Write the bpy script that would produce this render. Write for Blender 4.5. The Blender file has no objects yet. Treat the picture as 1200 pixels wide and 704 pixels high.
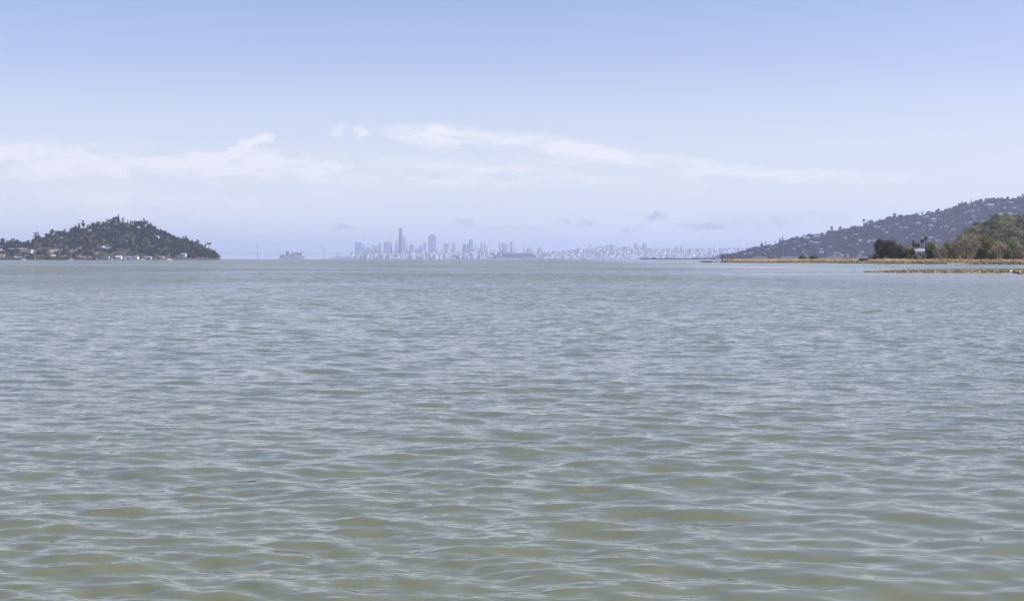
import bpy, math, random
import numpy as np

R = math.radians
random.seed(7)
rng = np.random.default_rng(11)
scene = bpy.context.scene
C = bpy.data.collections.new("bay"); scene.collection.children.link(C)

# ------------------------------------------------------------------ camera frame used to survey the place
F = 1200 * 50 / 36.0      # focal length in photo pixels
HZ = 303.5                # eye-level row in the photo
CAMZ = 2.0
def X_(px, Y): return (px - 600.0) / F * Y
def Z_(py, Y): return CAMZ + (HZ - py) / F * Y
def M_(n, Y): return n / F * Y          # size of n photo pixels at distance Y

# ------------------------------------------------------------------ node helpers
class NT:
    def __init__(s, tree): s.t = tree; s.n = tree.nodes; s.l = tree.links
    def node(s, typ, **kw):
        n = s.n.new(typ)
        for k, v in kw.items(): setattr(n, k, v)
        return n
    def put(s, sock, v):
        if v is None: return
        if isinstance(v, bpy.types.NodeSocket): s.l.new(v, sock)
        else: sock.default_value = v
    def math(s, op, a, b=None, c=None, clamp=False):
        n = s.node('ShaderNodeMath', operation=op, use_clamp=clamp)
        s.put(n.inputs[0], a); s.put(n.inputs[1], b)
        if c is not None: s.put(n.inputs[2], c)
        return n.outputs[0]
    def vmath(s, op, a, b=None, scale=None):
        n = s.node('ShaderNodeVectorMath', operation=op)
        s.put(n.inputs[0], a)
        if b is not None: s.put(n.inputs[1], b)
        if scale is not None: s.put(n.inputs[3], scale)
        return n.outputs['Value'] if op in ('LENGTH', 'DOT_PRODUCT', 'DISTANCE') else n.outputs[0]
    def noise(s, vec, scale, detail=3, rough=.5, dist=0, out=0):
        n = s.node('ShaderNodeTexNoise'); s.put(n.inputs['Vector'], vec)
        n.inputs['Scale'].default_value = scale; n.inputs['Detail'].default_value = detail
        n.inputs['Roughness'].default_value = rough; n.inputs['Distortion'].default_value = dist
        return n.outputs[out]
    def mapr(s, v, a, b, c=0., d=1., smooth=False):
        n = s.node('ShaderNodeMapRange', interpolation_type='SMOOTHSTEP' if smooth else 'LINEAR')
        s.put(n.inputs['Value'], v)
        for k, x in zip(('From Min', 'From Max', 'To Min', 'To Max'), (a, b, c, d)): s.put(n.inputs[k], x)
        return n.outputs[0]
    def mix(s, fac, a, b):
        n = s.node('ShaderNodeMix', data_type='RGBA'); s.put(n.inputs[0], fac)
        for i, v in ((6, a), (7, b)):
            if not isinstance(v, bpy.types.NodeSocket): v = tuple(v) + ((1,) if len(v) == 3 else ())
            s.put(n.inputs[i], v)
        return n.outputs[2]
    def comb(s, x, y, z):
        n = s.node('ShaderNodeCombineXYZ'); s.put(n.inputs[0], x); s.put(n.inputs[1], y); s.put(n.inputs[2], z)
        return n.outputs[0]
    def sep(s, v):
        n = s.node('ShaderNodeSeparateXYZ'); s.put(n.inputs[0], v); return n.outputs

def new_mat(name, rough=.85):
    m = bpy.data.materials.new(name); m.use_nodes = True
    t = NT(m.node_tree); b = m.node_tree.nodes['Principled BSDF']
    b.inputs['Roughness'].default_value = rough
    b.inputs['Specular IOR Level'].default_value = .25
    return m, t, b

def mat_mottled(name, a, b, scale=1., rough=.85, rnd=0., detail=3):
    """two colours mixed by noise in object space, with a small tint difference from object to object"""
    m, t, p = new_mat(name, rough)
    tc = t.node('ShaderNodeTexCoord').outputs['Object']
    f = t.mapr(t.noise(tc, scale, detail), .35, .65)
    col = t.mix(f, a, b)
    if rnd:
        oi = t.node('ShaderNodeObjectInfo').outputs['Random']
        hs = t.node('ShaderNodeHueSaturation'); t.put(hs.inputs['Color'], col)
        t.put(hs.inputs['Value'], t.mapr(oi, 0, 1, 1 - rnd, 1 + rnd))
        t.put(hs.inputs['Hue'], t.mapr(t.math('FRACT', t.math('MULTIPLY', oi, 7.3)), 0, 1, .5 - rnd * .06, .5 + rnd * .06))
        col = hs.outputs[0]
    t.put(p.inputs['Base Color'], col)
    return m

def mat_facade(name, a, glass, floor=4., bay=4.):
    """wall colour with rows of window openings in metres"""
    m, t, p = new_mat(name, .6)
    s = t.sep(t.node('ShaderNodeTexCoord').outputs['Object'])
    fz = t.math('FRACT', t.math('DIVIDE', s[2], floor))
    hx = t.math('ADD', s[0], s[1]); fx = t.math('FRACT', t.math('DIVIDE', hx, bay))
    w = t.math('MULTIPLY', t.math('GREATER_THAN', fz, .45), t.math('GREATER_THAN', fx, .4))
    t.put(p.inputs['Base Color'], t.mix(w, a, glass))
    return m

# ------------------------------------------------------------------ mesh helpers
class MB:
    def __init__(s): s.v = []; s.f = []; s.m = []
    def add(s, vs, fs, mi=0):
        o = len(s.v); s.v += [tuple(v) for v in vs]; s.f += [tuple(i + o for i in f) for f in fs]; s.m += [mi] * len(fs)
        return s
    def box(s, x0, x1, y0, y1, z0, z1, mi=0, tx=0., ty=0.):
        vs = [(x0, y0, z0), (x1, y0, z0), (x1, y1, z0), (x0, y1, z0), (x0 + tx, y0 + ty, z1), (x1 - tx, y0 + ty, z1), (x1 - tx, y1 - ty, z1), (x0 + tx, y1 - ty, z1)]
        return s.add(vs, [(0, 3, 2, 1), (4, 5, 6, 7), (0, 1, 5, 4), (1, 2, 6, 5), (2, 3, 7, 6), (3, 0, 4, 7)], mi)
    def gable(s, x0, x1, y0, y1, z0, z1, mi=0, ov=.4):
        """pitched roof, ridge along x, with a thin eave"""
        ym = (y0 + y1) / 2; a, b, c, d = x0 - ov, x1 + ov, y0 - ov, y1 + ov
        vs = [(a, c, z0), (b, c, z0), (b, d, z0), (a, d, z0), (a, ym, z1), (b, ym, z1)]
        return s.add(vs, [(0, 3, 2, 1), (0, 1, 5, 4), (2, 3, 4, 5), (1, 2, 5), (3, 0, 4)], mi)
    def hip(s, x0, x1, y0, y1, z0, z1, mi=0, ov=.4):
        a, b, c, d = x0 - ov, x1 + ov, y0 - ov, y1 + ov; ym = (c + d) / 2; k = min(b - a, d - c) / 2 * .95
        vs = [(a, c, z0), (b, c, z0), (b, d, z0), (a, d, z0), (a + k, ym, z1), (b - k, ym, z1)]
        return s.add(vs, [(0, 3, 2, 1), (0, 1, 5, 4), (2, 3, 4, 5), (1, 2, 5), (3, 0, 4)], mi)
    def tube(s, pts, rad, n=6, mi=0):
        pts = [np.array(p, float) for p in pts]; vs = []
        for i, p in enumerate(pts):
            d = pts[min(i + 1, len(pts) - 1)] - pts[max(i - 1, 0)]; d /= np.linalg.norm(d) + 1e-9
            a = np.cross(d, (0, 0, 1.)) if abs(d[2]) < .9 else np.cross(d, (1., 0, 0)); a /= np.linalg.norm(a); b = np.cross(d, a)
            r = rad[i] if isinstance(rad, (list, tuple)) else rad
            for k in range(n):
                t = 2 * math.pi * k / n; vs.append(p + r * (math.cos(t) * a + math.sin(t) * b))
        fs = [(i * n + k, i * n + (k + 1) % n, (i + 1) * n + (k + 1) % n, (i + 1) * n + k) for i in range(len(pts) - 1) for k in range(n)]
        fs += [tuple(range(n))[::-1], tuple((len(pts) - 1) * n + k for k in range(n))]
        return s.add(vs, fs, mi)
    def lathe(s, prof, n=12, mi=0, cx=0, cy=0, sx=1, sy=1):
        vs = [(cx + r * sx * math.cos(2 * math.pi * k / n), cy + r * sy * math.sin(2 * math.pi * k / n), z) for r, z in prof for k in range(n)]
        fs = [(i * n + k, i * n + (k + 1) % n, (i + 1) * n + (k + 1) % n, (i + 1) * n + k) for i in range(len(prof) - 1) for k in range(n)]
        fs += [tuple(range(n))[::-1], tuple((len(prof) - 1) * n + k for k in range(n))]
        return s.add(vs, fs, mi)
    def mesh(s, name, mats, smooth=False):
        me = bpy.data.meshes.new(name); me.from_pydata(s.v, [], s.f); me.update()
        for m in (mats if isinstance(mats, (list, tuple)) else [mats]): me.materials.append(m)
        me.polygons.foreach_set('material_index', s.m)
        if smooth: me.polygons.foreach_set('use_smooth', [True] * len(s.f))
        return me

def np_mesh(name, V, Q, mats, mi=None, smooth=False):
    """V n x 3, Q m x 4 quads"""
    me = bpy.data.meshes.new(name); V = np.ascontiguousarray(V, np.float32); Q = np.ascontiguousarray(Q, np.int32)
    me.vertices.add(len(V)); me.vertices.foreach_set('co', V.ravel())
    me.loops.add(Q.size); me.loops.foreach_set('vertex_index', Q.ravel())
    me.polygons.add(len(Q)); me.polygons.foreach_set('loop_start', np.arange(0, Q.size, 4, dtype=np.int32))
    for m in (mats if isinstance(mats, (list, tuple)) else [mats]): me.materials.append(m)
    if mi is not None: me.polygons.foreach_set('material_index', np.ascontiguousarray(mi, np.int32))
    me.polygons.foreach_set('use_smooth', np.full(len(Q), smooth))
    me.update(calc_edges=True); me.validate()
    return me

def link(name, me, parent=None, loc=None, rot=0.):
    o = bpy.data.objects.new(name, me); C.objects.link(o)
    if parent: o.parent = parent
    if loc is not None: o.location = loc
    if rot: o.rotation_euler = (0, 0, rot)
    return o
def tag(o, label=None, cat=None, group=None, kind=None):
    if label: o['label'] = label
    if cat: o['category'] = cat
    if group: o['group'] = group
    if kind: o['kind'] = kind
    return o
def copy_tree(o, parent=None):
    c = o.copy(); C.objects.link(c)
    if parent: c.parent = parent
    for ch in list(o.children): copy_tree(ch, c)
    return c
used = {}
def place(proto, loc, rot=0., scale=1., label=None, cat=None, group=None):
    """first use moves the prototype itself, later uses copy it and its parts"""
    if used.get(proto.name): o = copy_tree(proto)
    else: o = proto; used[proto.name] = True
    o.location = loc; o.rotation_euler = (0, 0, rot)
    o.scale = scale if isinstance(scale, (tuple, list)) else (scale,) * 3
    for k, v in (('label', label), ('category', cat), ('group', group)):
        if v: o[k] = v
        elif k in o: del o[k]
    return o

# ------------------------------------------------------------------ materials
leaf_dark   = mat_mottled('leaf_dark_green', (.028, .034, .013), (.15, .135, .042), .35, rnd=.3)
leaf_mid    = mat_mottled('leaf_mid_green', (.095, .112, .028), (.28, .26, .07), .35, rnd=.25)
leaf_olive  = mat_mottled('leaf_olive', (.13, .125, .035), (.32, .275, .085), .35, rnd=.2)
leaf_yellow = mat_mottled('leaf_yellow_green', (.13, .15, .03), (.27, .26, .07), .35, rnd=.2)
leaf_grey   = mat_mottled('leaf_grey_brown', (.19, .155, .105), (.37, .31, .22), .35, rnd=.15)
leaf_far    = mat_mottled('leaf_headland', (.014, .022, .014), (.060, .064, .030), .12, rnd=.35)
leaf_brown  = mat_mottled('leaf_headland_brown', (.12, .095, .055), (.25, .19, .13), .12, rnd=.3)
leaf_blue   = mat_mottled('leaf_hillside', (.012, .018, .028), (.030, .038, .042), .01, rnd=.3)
bark        = mat_mottled('bark', (.05, .04, .03), (.12, .095, .075), 2.)
palm_leaf   = mat_mottled('palm_leaf', (.03, .04, .018), (.07, .08, .03), 1.)
M = {
 'white': mat_mottled('paint_white', (.72, .70, .68), (.80, .79, .77), .3),
 'cream': mat_mottled('paint_cream', (.58, .50, .40), (.66, .60, .50), .3),
 'pink': mat_mottled('paint_pink', (.52, .42, .38), (.60, .50, .46), .3),
 'tan': mat_mottled('wall_tan', (.34, .23, .15), (.44, .31, .21), .3),
 'brown': mat_mottled('wood_brown', (.12, .08, .055), (.20, .14, .10), .5),
 'grey': mat_mottled('wall_grey', (.30, .31, .33), (.42, .43, .44), .3),
 'mauve': mat_mottled('wall_mauve', (.42, .37, .44), (.52, .46, .52), .3),
 'roof_grey': mat_mottled('roof_grey', (.22, .22, .24), (.34, .34, .36), .5),
 'roof_pale': mat_mottled('roof_pale', (.55, .54, .54), (.66, .65, .65), .5),
 'roof_terra': mat_mottled('roof_terracotta', (.26, .17, .13), (.36, .24, .19), .5),
 'roof_dark': mat_mottled('roof_dark', (.06, .06, .07), (.12, .11, .12), .5),
 'glass': mat_mottled('window_glass', (.03, .04, .05), (.08, .10, .13), .2, rough=.15),
 'dark': mat_mottled('dark_timber', (.035, .03, .03), (.08, .065, .06), 1.),
 'steel': mat_mottled('grey_steel', (.26, .28, .31), (.36, .38, .41), .01, rough=.5),
 'bridge': mat_mottled('bridge_hazed_grey', (.50, .53, .60), (.56, .59, .66), .01, rough=.6),  # paler than the steel: fading into haze is put into this colour
 'rock': mat_mottled('shore_rock', (.10, .09, .085), (.26, .23, .21), .3),
 'seawall': mat_mottled('seawall_stone', (.24, .19, .19), (.40, .33, .32), .15),
 'sand': mat_mottled('sand', (.50, .40, .32), (.62, .52, .43), .4),
 'feather': mat_mottled('white_feathers', (.75, .75, .75), (.85, .85, .85), 5.),
 'beak': mat_mottled('beak', (.45, .28, .06), (.55, .35, .1), 5.),
}

# leaves let some light through
for m in (leaf_dark, leaf_mid, leaf_olive, leaf_yellow, leaf_grey, leaf_far, leaf_brown, leaf_blue, palm_leaf):
    t = NT(m.node_tree); p = m.node_tree.nodes['Principled BSDF']; src = p.inputs['Base Color'].links[0].from_socket
    tr = t.node('ShaderNodeBsdfTranslucent'); t.put(tr.inputs[0], src); mx = t.node('ShaderNodeMixShader'); mx.inputs[0].default_value = .33
    t.put(mx.inputs[1], p.outputs[0]); t.put(mx.inputs[2], tr.outputs[0]); t.put(m.node_tree.nodes['Material Output'].inputs[0], mx.outputs[0])
# ------------------------------------------------------------------ foliage
def leaf_quads(centres, size, g, out=None):
    """one bent-free quad of random orientation at each centre"""
    n = len(centres)
    nr = g.normal(size=(n, 3)) * (.27 if out is not None else 1.)
    if out is not None: nr = nr + out
    a = np.cross(nr, g.normal(size=(n, 3))); a /= np.linalg.norm(a, axis=1)[:, None] + 1e-9
    b = np.cross(nr, a); b /= np.linalg.norm(b, axis=1)[:, None] + 1e-9
    s = size * g.uniform(.55, 1.35, (n, 1))
    a = a * s; b = b * s * .7
    V = np.stack([centres - a - b * .4, centres - a * .2 + b, centres + a + b * .3, centres + a * .1 - b], 1).reshape(-1, 3)
    return V, np.arange(4 * n).reshape(-1, 4)

def lobes_for(kind, g, w=1., h=1.):
    """lobe list (centre, radii) in a unit-ish crown: width w, height h, base at z = 0"""
    L = []
    if kind == 'round':
        L.append(((0, 0, h * .50), (w * .36, w * .36, h * .42)))
        for i in range(9):
            t = g.uniform(0, 6.28); r = w * g.uniform(.18, .36); z = h * g.uniform(.22, .84)
            q = w * g.uniform(.13, .23); L.append(((r * math.cos(t), r * math.sin(t), z), (q, q, q * h / w * .8)))
    elif kind == 'bush':
        L.append(((0, 0, h * .42), (w * .38, w * .38, h * .50)))
        for i in range(13):
            t = g.uniform(0, 6.28); r = w * g.uniform(.15, .42); z = h * g.uniform(.10, .80) * (1 - .75 * (r / w) ** 1.2)
            q = w * g.uniform(.13, .24); L.append(((r * math.cos(t), r * math.sin(t), z), (q, q, min(q, h * .27))))
    elif kind == 'umbrella':
        for i in range(8):
            t = g.uniform(0, 6.28); r = w * g.uniform(0, .38); z = h * g.uniform(.74, .90)
            q = w * g.uniform(.14, .22); L.append(((r * math.cos(t), r * math.sin(t), z), (q, q, h * .09)))
    elif kind == 'cone':
        for i in range(7):
            z = h * (.15 + .13 * i); q = w * (.34 - .042 * i)
            L.append(((g.normal() * w * .03, g.normal() * w * .03, z), (q, q, h * .09)))
    elif kind == 'tall':
        L.append(((0, 0, h * .60), (w * .2, w * .2, h * .34)))
        for i in range(10):
            t = g.uniform(0, 6.28); z = h * g.uniform(.35, .92); r = w * g.uniform(.05, .30)
            q = w * g.uniform(.13, .24); L.append(((r * math.cos(t), r * math.sin(t), z), (q, q, q * .9)))
    return L

def crown(kind, g, w, h, n, size, shell=.72):
    L = lobes_for(kind, g, w, h)
    vol = np.array([l[1][0] * l[1][1] + l[1][0] * l[1][2] for l in L]); pick = g.choice(len(L), n, p=vol / vol.sum())
    c = np.array([l[0] for l in L])[pick]; r = np.array([l[1] for l in L])[pick]
    d = g.normal(size=(n, 3)); d /= np.linalg.norm(d, axis=1)[:, None]
    P = c + d * r * (g.uniform(0, 1, (n, 1)) ** (1 - shell))
    P[:, 2] = np.maximum(P[:, 2], size * .3)
    return leaf_quads(P, size, g, d)

def trunk_mb(kind, g, w, h, mi=0):
    b = MB(); top = {'umbrella': .78, 'cone': .9, 'tall': .8}.get(kind, .55)
    r = max(.035 * h, .12) if kind not in ('umbrella', 'cone') else .028 * h
    lean = g.normal() * .04 * w
    b.tube([(0, 0, -.08 * h), (lean * .4, 0, h * top * .4), (lean, 0, h * top)], [r * 1.2, r * .8, r * .4], 6, mi)
    for i in range(5):
        t = g.uniform(0, 6.28); z = h * top * g.uniform(.45, .9); q = w * g.uniform(.18, .32)
        b.tube([(lean * .6, 0, z), (q * .6 * math.cos(t), q * .6 * math.sin(t), z + h * .1), (q * math.cos(t), q * math.sin(t), z + h * .2)], [r * .45, r * .3, r * .12], 5, mi)
    return b

def far_tree_mesh(kind, w, h, n, size, leafm, seed):
    """small far tree: trunk and crown as one mesh with two materials"""
    g = np.random.default_rng(seed); V, Q = crown(kind, g, w, h, n, size)
    t = trunk_mb(kind, g, w, h); t.f = [f for f in t.f if len(f) == 4]
    tv = np.array(t.v); tq = np.array(t.f) + len(V)
    return np_mesh('far_tree', np.vstack([V, tv]), np.vstack([Q, tq]), [leafm, bark], np.r_[np.zeros(len(Q)), np.ones(len(tq))])

def parted_tree(name, kind, w, h, n, size, leafm, seed):
    """near tree: Empty > trunk, crown"""
    g = np.random.default_rng(seed); root = link(name, None)
    V, Q = crown(kind, g, w, h, n, size)
    V[:, 2] *= h / max(np.percentile(V[:, 2], 99.2), .1)
    link('crown', np_mesh('crown', V, Q, leafm), root)
    link('trunk', trunk_mb(kind, g, w, h).mesh('trunk', bark, True), root)
    return root

# ------------------------------------------------------------------ terrain
def vnoise(x, y, seed=0, octaves=4):
    """cheap smooth noise, a sum of sines"""
    g = np.random.default_rng(seed); s = 0; a = 1.
    for o in range(octaves):
        for k in range(3):
            t = g.uniform(0, 6.28); f = 2 ** o
            s = s + a * np.sin((x * math.cos(t) + y * math.sin(t)) * f + g.uniform(0, 6.28))
        a *= .55
    return s / 4.

class Hill:
    def __init__(s, prof, Yc, front, back, cover, rough, wl, seed, pw=.8, base=0.):
        s.p = np.array(prof, float); s.Yc = Yc; s.fr = front; s.bk = back; s.cover = cover
        s.rough = rough; s.wl = wl; s.seed = seed; s.pw = pw; s.base = base
        s.xs = X_(s.p[:, 0], Yc); s.zs = Z_(s.p[:, 1] + cover, Yc)
    def H(s, X): return np.interp(X, s.xs, s.zs)
    def shore(s, X): return s.Yc - s.fr + s.fr * .10 * vnoise(X / (s.fr * .5), X * 0, s.seed + 5, 2)
    def z(s, X, Y):
        X = np.asarray(X, float); Y = np.asarray(Y, float); U = X * s.Yc / np.maximum(Y, 1.); H = np.maximum(s.H(U), -1.5); sh = s.shore(U)      # the ridge runs back along the line U = constant
        t = (Y - sh) / (s.Yc - sh)
        f = np.where(t < 1, np.clip(t, 0, 1) ** s.pw, np.cos(np.clip((Y - s.Yc) / s.bk, 0, 1) * math.pi / 2))
        n = s.rough * vnoise(X / s.wl, Y / s.wl, s.seed) * np.clip(t, 0, 1) * np.clip(H / 15, 0, 1) * np.clip(1.25 - t, .15, 1)
        z = s.base + (H - s.base) * f + n
        return np.where(t < 0, s.base - 1.5 * np.clip(-t * 8, 0, 1), z)
    def build(s, name, mat, nx, ny, label):
        xs = np.linspace(s.xs[0], s.xs[-1], nx)
        t = np.r_[-.15, np.linspace(0, 1, ny) , 1 + np.linspace(.1, 1, 10) * s.bk / s.fr]
        Xg, Tg = np.meshgrid(xs, t); Yg = np.where(Tg <= 1, s.shore(Xg) + Tg * (s.Yc - s.shore(Xg)), s.Yc + (Tg - 1) * s.fr)
        Xg = Xg * Yg / s.Yc
        Zg = s.z(Xg, Yg); Zg[0] = s.base - 1.5
        V = np.stack([Xg, Yg, Zg], -1).reshape(-1, 3); m, n = Xg.shape
        i = np.arange(m * n).reshape(m, n); Q = np.stack([i[:-1, :-1], i[:-1, 1:], i[1:, 1:], i[1:, :-1]], -1).reshape(-1, 4)
        return tag(link(name, np_mesh(name, V, Q, mat, smooth=True)), label, kind='structure')

def terrain_mat(name, a, b, c, s1, s2, thr=.55):
    m, t, p = new_mat(name, .95)
    tc = t.node('ShaderNodeTexCoord').outputs['Object']
    col = t.mix(t.mapr(t.noise(tc, s1, 4), .4, .6), a, b)
    col = t.mix(t.mapr(t.noise(tc, s2, 3), thr, thr + .06), col, c)
    t.put(p.inputs['Base Color'], col); return m

def wood_mass(hill, xy, leafm, h0, h1, nq, size, seed, kinds=('round',)):
    """foliage quads of many crowns on a hill"""
    g = np.random.default_rng(seed); Vs = []; Qs = []; o = 0
    zz = hill.z(xy[:, 0], xy[:, 1])
    for k in range(len(xy)):
        h = g.uniform(h0, h1); V, Q = crown(kinds[g.integers(len(kinds))], g, h * g.uniform(.8, 1.2), h, nq, size * h / h1)
        Vs.append(V + (xy[k, 0], xy[k, 1], zz[k] - h * .12)); Qs.append(Q + o); o += len(V)
    return np.vstack(Vs), np.vstack(Qs)

# ================================================================== WATER
def build_water():
    Y = [4.5]
    while Y[-1] < 420: Y.append(Y[-1] * 1.0038)
    while Y[-1] < 26000: Y.append(Y[-1] * 1.12)
    Y = np.array(Y + [31500.]); Y = np.r_[-900., -60., 0., 3.5, Y]
    u = np.linspace(-1, 1, 901)
    Xg = u[None, :] * (np.clip(Y, 2, None)[:, None] * .43 + 3.2); Xg = np.hstack([np.full((len(Y), 1), -31500.), Xg - 0, np.full((len(Y), 1), 31500.)])
    Yg = np.repeat(Y[:, None], Xg.shape[1], 1)
    core = np.zeros_like(Xg); dY = np.gradient(Y)[:, None]
    g = np.random.default_rng(5); Z = np.zeros_like(Xg); N = 130
    lam = np.exp(g.uniform(math.log(.09), math.log(1.9), N)); th = g.normal(0, .50, N) + .08
    ph = g.uniform(0, 6.28, N)
    Xn = Xg[:, 1:-1]; Yn = Yg[:, 1:-1]; act = (Y > 4) & (Y < 420); Xa = Xn[act]; Ya = Yn[act]; dYa = dY[act]
    wx = Xa + (.30 * vnoise(Xa * .55, Ya * .35, 31, 2)); wy = Ya + .24 * vnoise(Xa * .35, Ya * .5, 32, 2)
    patch = 1 + .45 * vnoise(Xa * .33, Ya * .12, 33, 3)
    calm = 1 - .60 / (1 + np.exp(-(Xa - .9) * 1.6)) / (1 + np.exp((Ya - 13.) * .5))     # sheltered shallow water
    z = np.zeros_like(Xa)
    for i in range(N):
        k = 6.2832 / lam[i]; s = WAVE_SLOPE / math.sqrt(N / 2) * (lam[i] / .3) ** (.0 if lam[i] < .3 else -.45) * 1.3
        fade = np.clip((lam[i] / dYa - 3.2) / 3, 0, 1)
        if fade.max() <= 0: continue
        arg = k * (wx * math.sin(th[i]) + wy * math.cos(th[i])) + ph[i]
        cr = np.sin(arg); a = s / k * fade * (patch if lam[i] < 1.2 else 1) * (calm if lam[i] < .42 else 1.15 - .15 * calm)
        z += a * (cr + .16 * np.cos(2 * arg))
    z *= np.clip((Ya - 4.5) / .6, 0, 1) * np.clip((420 - Ya) / 200, 0, 1)
    Zi = Z[:, 1:-1]; Zi[act] = z; Z[:, 1:-1] = Zi; Z[:, 1:14] *= 0; Z[:, -14:-1] *= 0
    V = np.stack([Xg, Yg, Z], -1).reshape(-1, 3); m, n = Xg.shape
    i = np.arange(m * n).reshape(m, n); Q = np.stack([i[:-1, :-1], i[:-1, 1:], i[1:, 1:], i[1:, :-1]], -1).reshape(-1, 4)
    return tag(link('water', np_mesh('water', V, Q, water_mat(), smooth=True)), 'choppy olive green bay water reflecting the pale sky', kind='structure')

WAVE_SLOPE = .135
def water_mat():
    m, t, p = new_mat('bay_water', .04)
    pos = t.node('ShaderNodeNewGeometry'); P = pos.outputs['Position']; N = pos.outputs['Normal']
    s = t.sep(P)
    far = t.mapr(s[1], 14, 150, .12, 1)
    gust = t.mapr(t.noise(t.vmath('MULTIPLY', P, (.012, .010, 0)), 1, 6, .62), .38, .62, .42, 1.50)
    def slope(sx, sy, st, detail=2):
        c = t.noise(t.vmath('MULTIPLY', P, (sx, sy, 0)), 1, detail, .5, out=1)
        c = t.vmath('SUBTRACT', c, (.5, .5, .5)); return t.vmath('MULTIPLY', c, st)
    calm = t.math('SUBTRACT', 1, t.math('MULTIPLY', t.mapr(s[0], 0, 2.5, 0, .7, True), t.mapr(s[1], 9, 17, 1, 0, True)))
    a = t.vmath('SCALE', t.vmath('ADD', slope(4.2, 12.5, (.40, .80, 0), 3), slope(9., 27., (.28, .60, 0), 3)), scale=calm)         # ripples of a hand's width
    b = t.vmath('SCALE', t.vmath('ADD', slope(.9, 1.9, (.40, .80, 0), 3), (0, -.125, 0)), scale=far)   # wind waves: the faces towards this shore are the steeper ones    # waves too far off to be modelled one by one
    c_ = t.vmath('SCALE', t.vmath('ADD', slope(1.9, 5.2, (.30, .66, 0), 2), (0, -.035, 0)), scale=t.mapr(s[1], 10, 45, .15, 1))
    lee = t.math('SUBTRACT', 1, t.math('MULTIPLY', t.mapr(t.math('SUBTRACT', s[0], t.math('MULTIPLY', s[1], .05)), 0, 40, 0, .50, True), t.mapr(s[1], 18, 60, 0, 1)))   # the shore's lee
    sm = t.vmath('SCALE', t.vmath('SCALE', t.vmath('ADD', t.vmath('ADD', a, c_), b), scale=gust), scale=lee)
    nrm = t.vmath('NORMALIZE', t.vmath('ADD', N, sm))
    t.put(p.inputs['Normal'], nrm)
    silt = t.mapr(t.noise(t.vmath('MULTIPLY', P, (.02, .006, 0)), 1, 3), .35, .65)
    t.put(p.inputs['Base Color'], t.mix(silt, (.153, .150, .072), (.180, .171, .088)))
    p.inputs['IOR'].default_value = 1.333; p.inputs['Specular IOR Level'].default_value = .5
    t.put(p.inputs['Roughness'], t.mapr(s[1], 30, 600, .02, .12))
    return m
build_water()

# ================================================================== SKY, SUN, HAZE
SUN_AZ, SUN_EL = 96, 46      # degrees to the right of the view, and above the horizon
w = bpy.data.worlds.new('World'); scene.world = w; w.use_nodes = True
t = NT(w.node_tree); bg = w.node_tree.nodes['Background']
sky = t.node('ShaderNodeTexSky', sky_type='NISHITA', sun_disc=False)
sky.sun_elevation = R(SUN_EL); sky.sun_rotation = R(SUN_AZ); sky.altitude = 0; sky.air_density = 1.; sky.dust_density = .6; sky.ozone_density = 2.5
D = t.sep(t.node('ShaderNodeTexCoord').outputs['Generated'])
yy = t.math('MAXIMUM', D[1], .05)
U = t.math('MULTIPLY', t.math('DIVIDE', D[0], yy), F); V_ = t.math('MULTIPLY', t.math('DIVIDE', D[2], yy), F)   # direction, in 1/1667 of a radian
front = t.mapr(D[1], .05, .3)
UV = t.comb(U, V_, 0.)
wob = t.vmath('SUBTRACT', t.noise(t.vmath('MULTIPLY', UV, (.014, .040, 0)), 1, 7, .68, out=1), (.5, .5, .5))
UVw = t.vmath('ADD', UV, t.vmath('MULTIPLY', wob, (70, 26, 0)))
fine = t.vmath('SUBTRACT', t.noise(t.vmath('MULTIPLY', UV, (.06, .11, 0)), 1, 6, .7, out=1), (.5, .5, .5))
UVp = t.vmath('ADD', UV, t.vmath('MULTIPLY', fine, (44, 24, 0)))
wisp = t.mapr(t.noise(t.vmath('MULTIPLY', UVw, (.009, .045, 0)), 1, 8, .66), .40, .61, 0, 1.25)
puffn = t.mapr(t.noise(t.vmath('MULTIPLY', UV, (.05, .09, 0)), 1, 7, .68), .36, .60, .15, 1.)
def ell(vec, px, py, rx, ry, ang, amp, soft=1.):
    d = t.vmath('SUBTRACT', vec, (px - 600, HZ - py, 0)); s = t.sep(d); c, n = math.cos(R(ang)), math.sin(R(ang))
    a = t.math('DIVIDE', t.math('ADD', t.math('MULTIPLY', s[0], c), t.math('MULTIPLY', s[1], n)), rx)
    b = t.math('DIVIDE', t.math('SUBTRACT', t.math('MULTIPLY', s[1], c), t.math('MULTIPLY', s[0], n)), ry)
    q = t.math('ADD', t.math('MULTIPLY', a, a), t.math('MULTIPLY', b, b))
    return t.math('MULTIPLY', t.mapr(q, 0, 1, 1, 0, True), amp)
def total(items):
    r = items[0]
    for x in items[1:]: r = t.math('ADD', r, x)
    return r
streak = total([ell(UVw, 130, 193, 360, 28, -1, 1.05), ell(UVw, 430, 200, 360, 23, -2, .9), ell(UVw, -150, 190, 300, 40, 0, 1.), ell(UVw, 600, 172, 190, 22, -6, .8),
                ell(UVw, 800, 194, 190, 15, -8, .85), ell(UVw, 980, 208, 150, 10, -3, .6), ell(UVw, 490, 158, 60, 16, -5, .7), ell(UVw, 60, 240, 380, 28, 0, .75),
                ell(UVw, 300, 238, 240, 20, 2, .25), ell(UVw, 700, 212, 250, 12, -2, .30)])
streak = t.math('MULTIPLY', streak, wisp)
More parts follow.
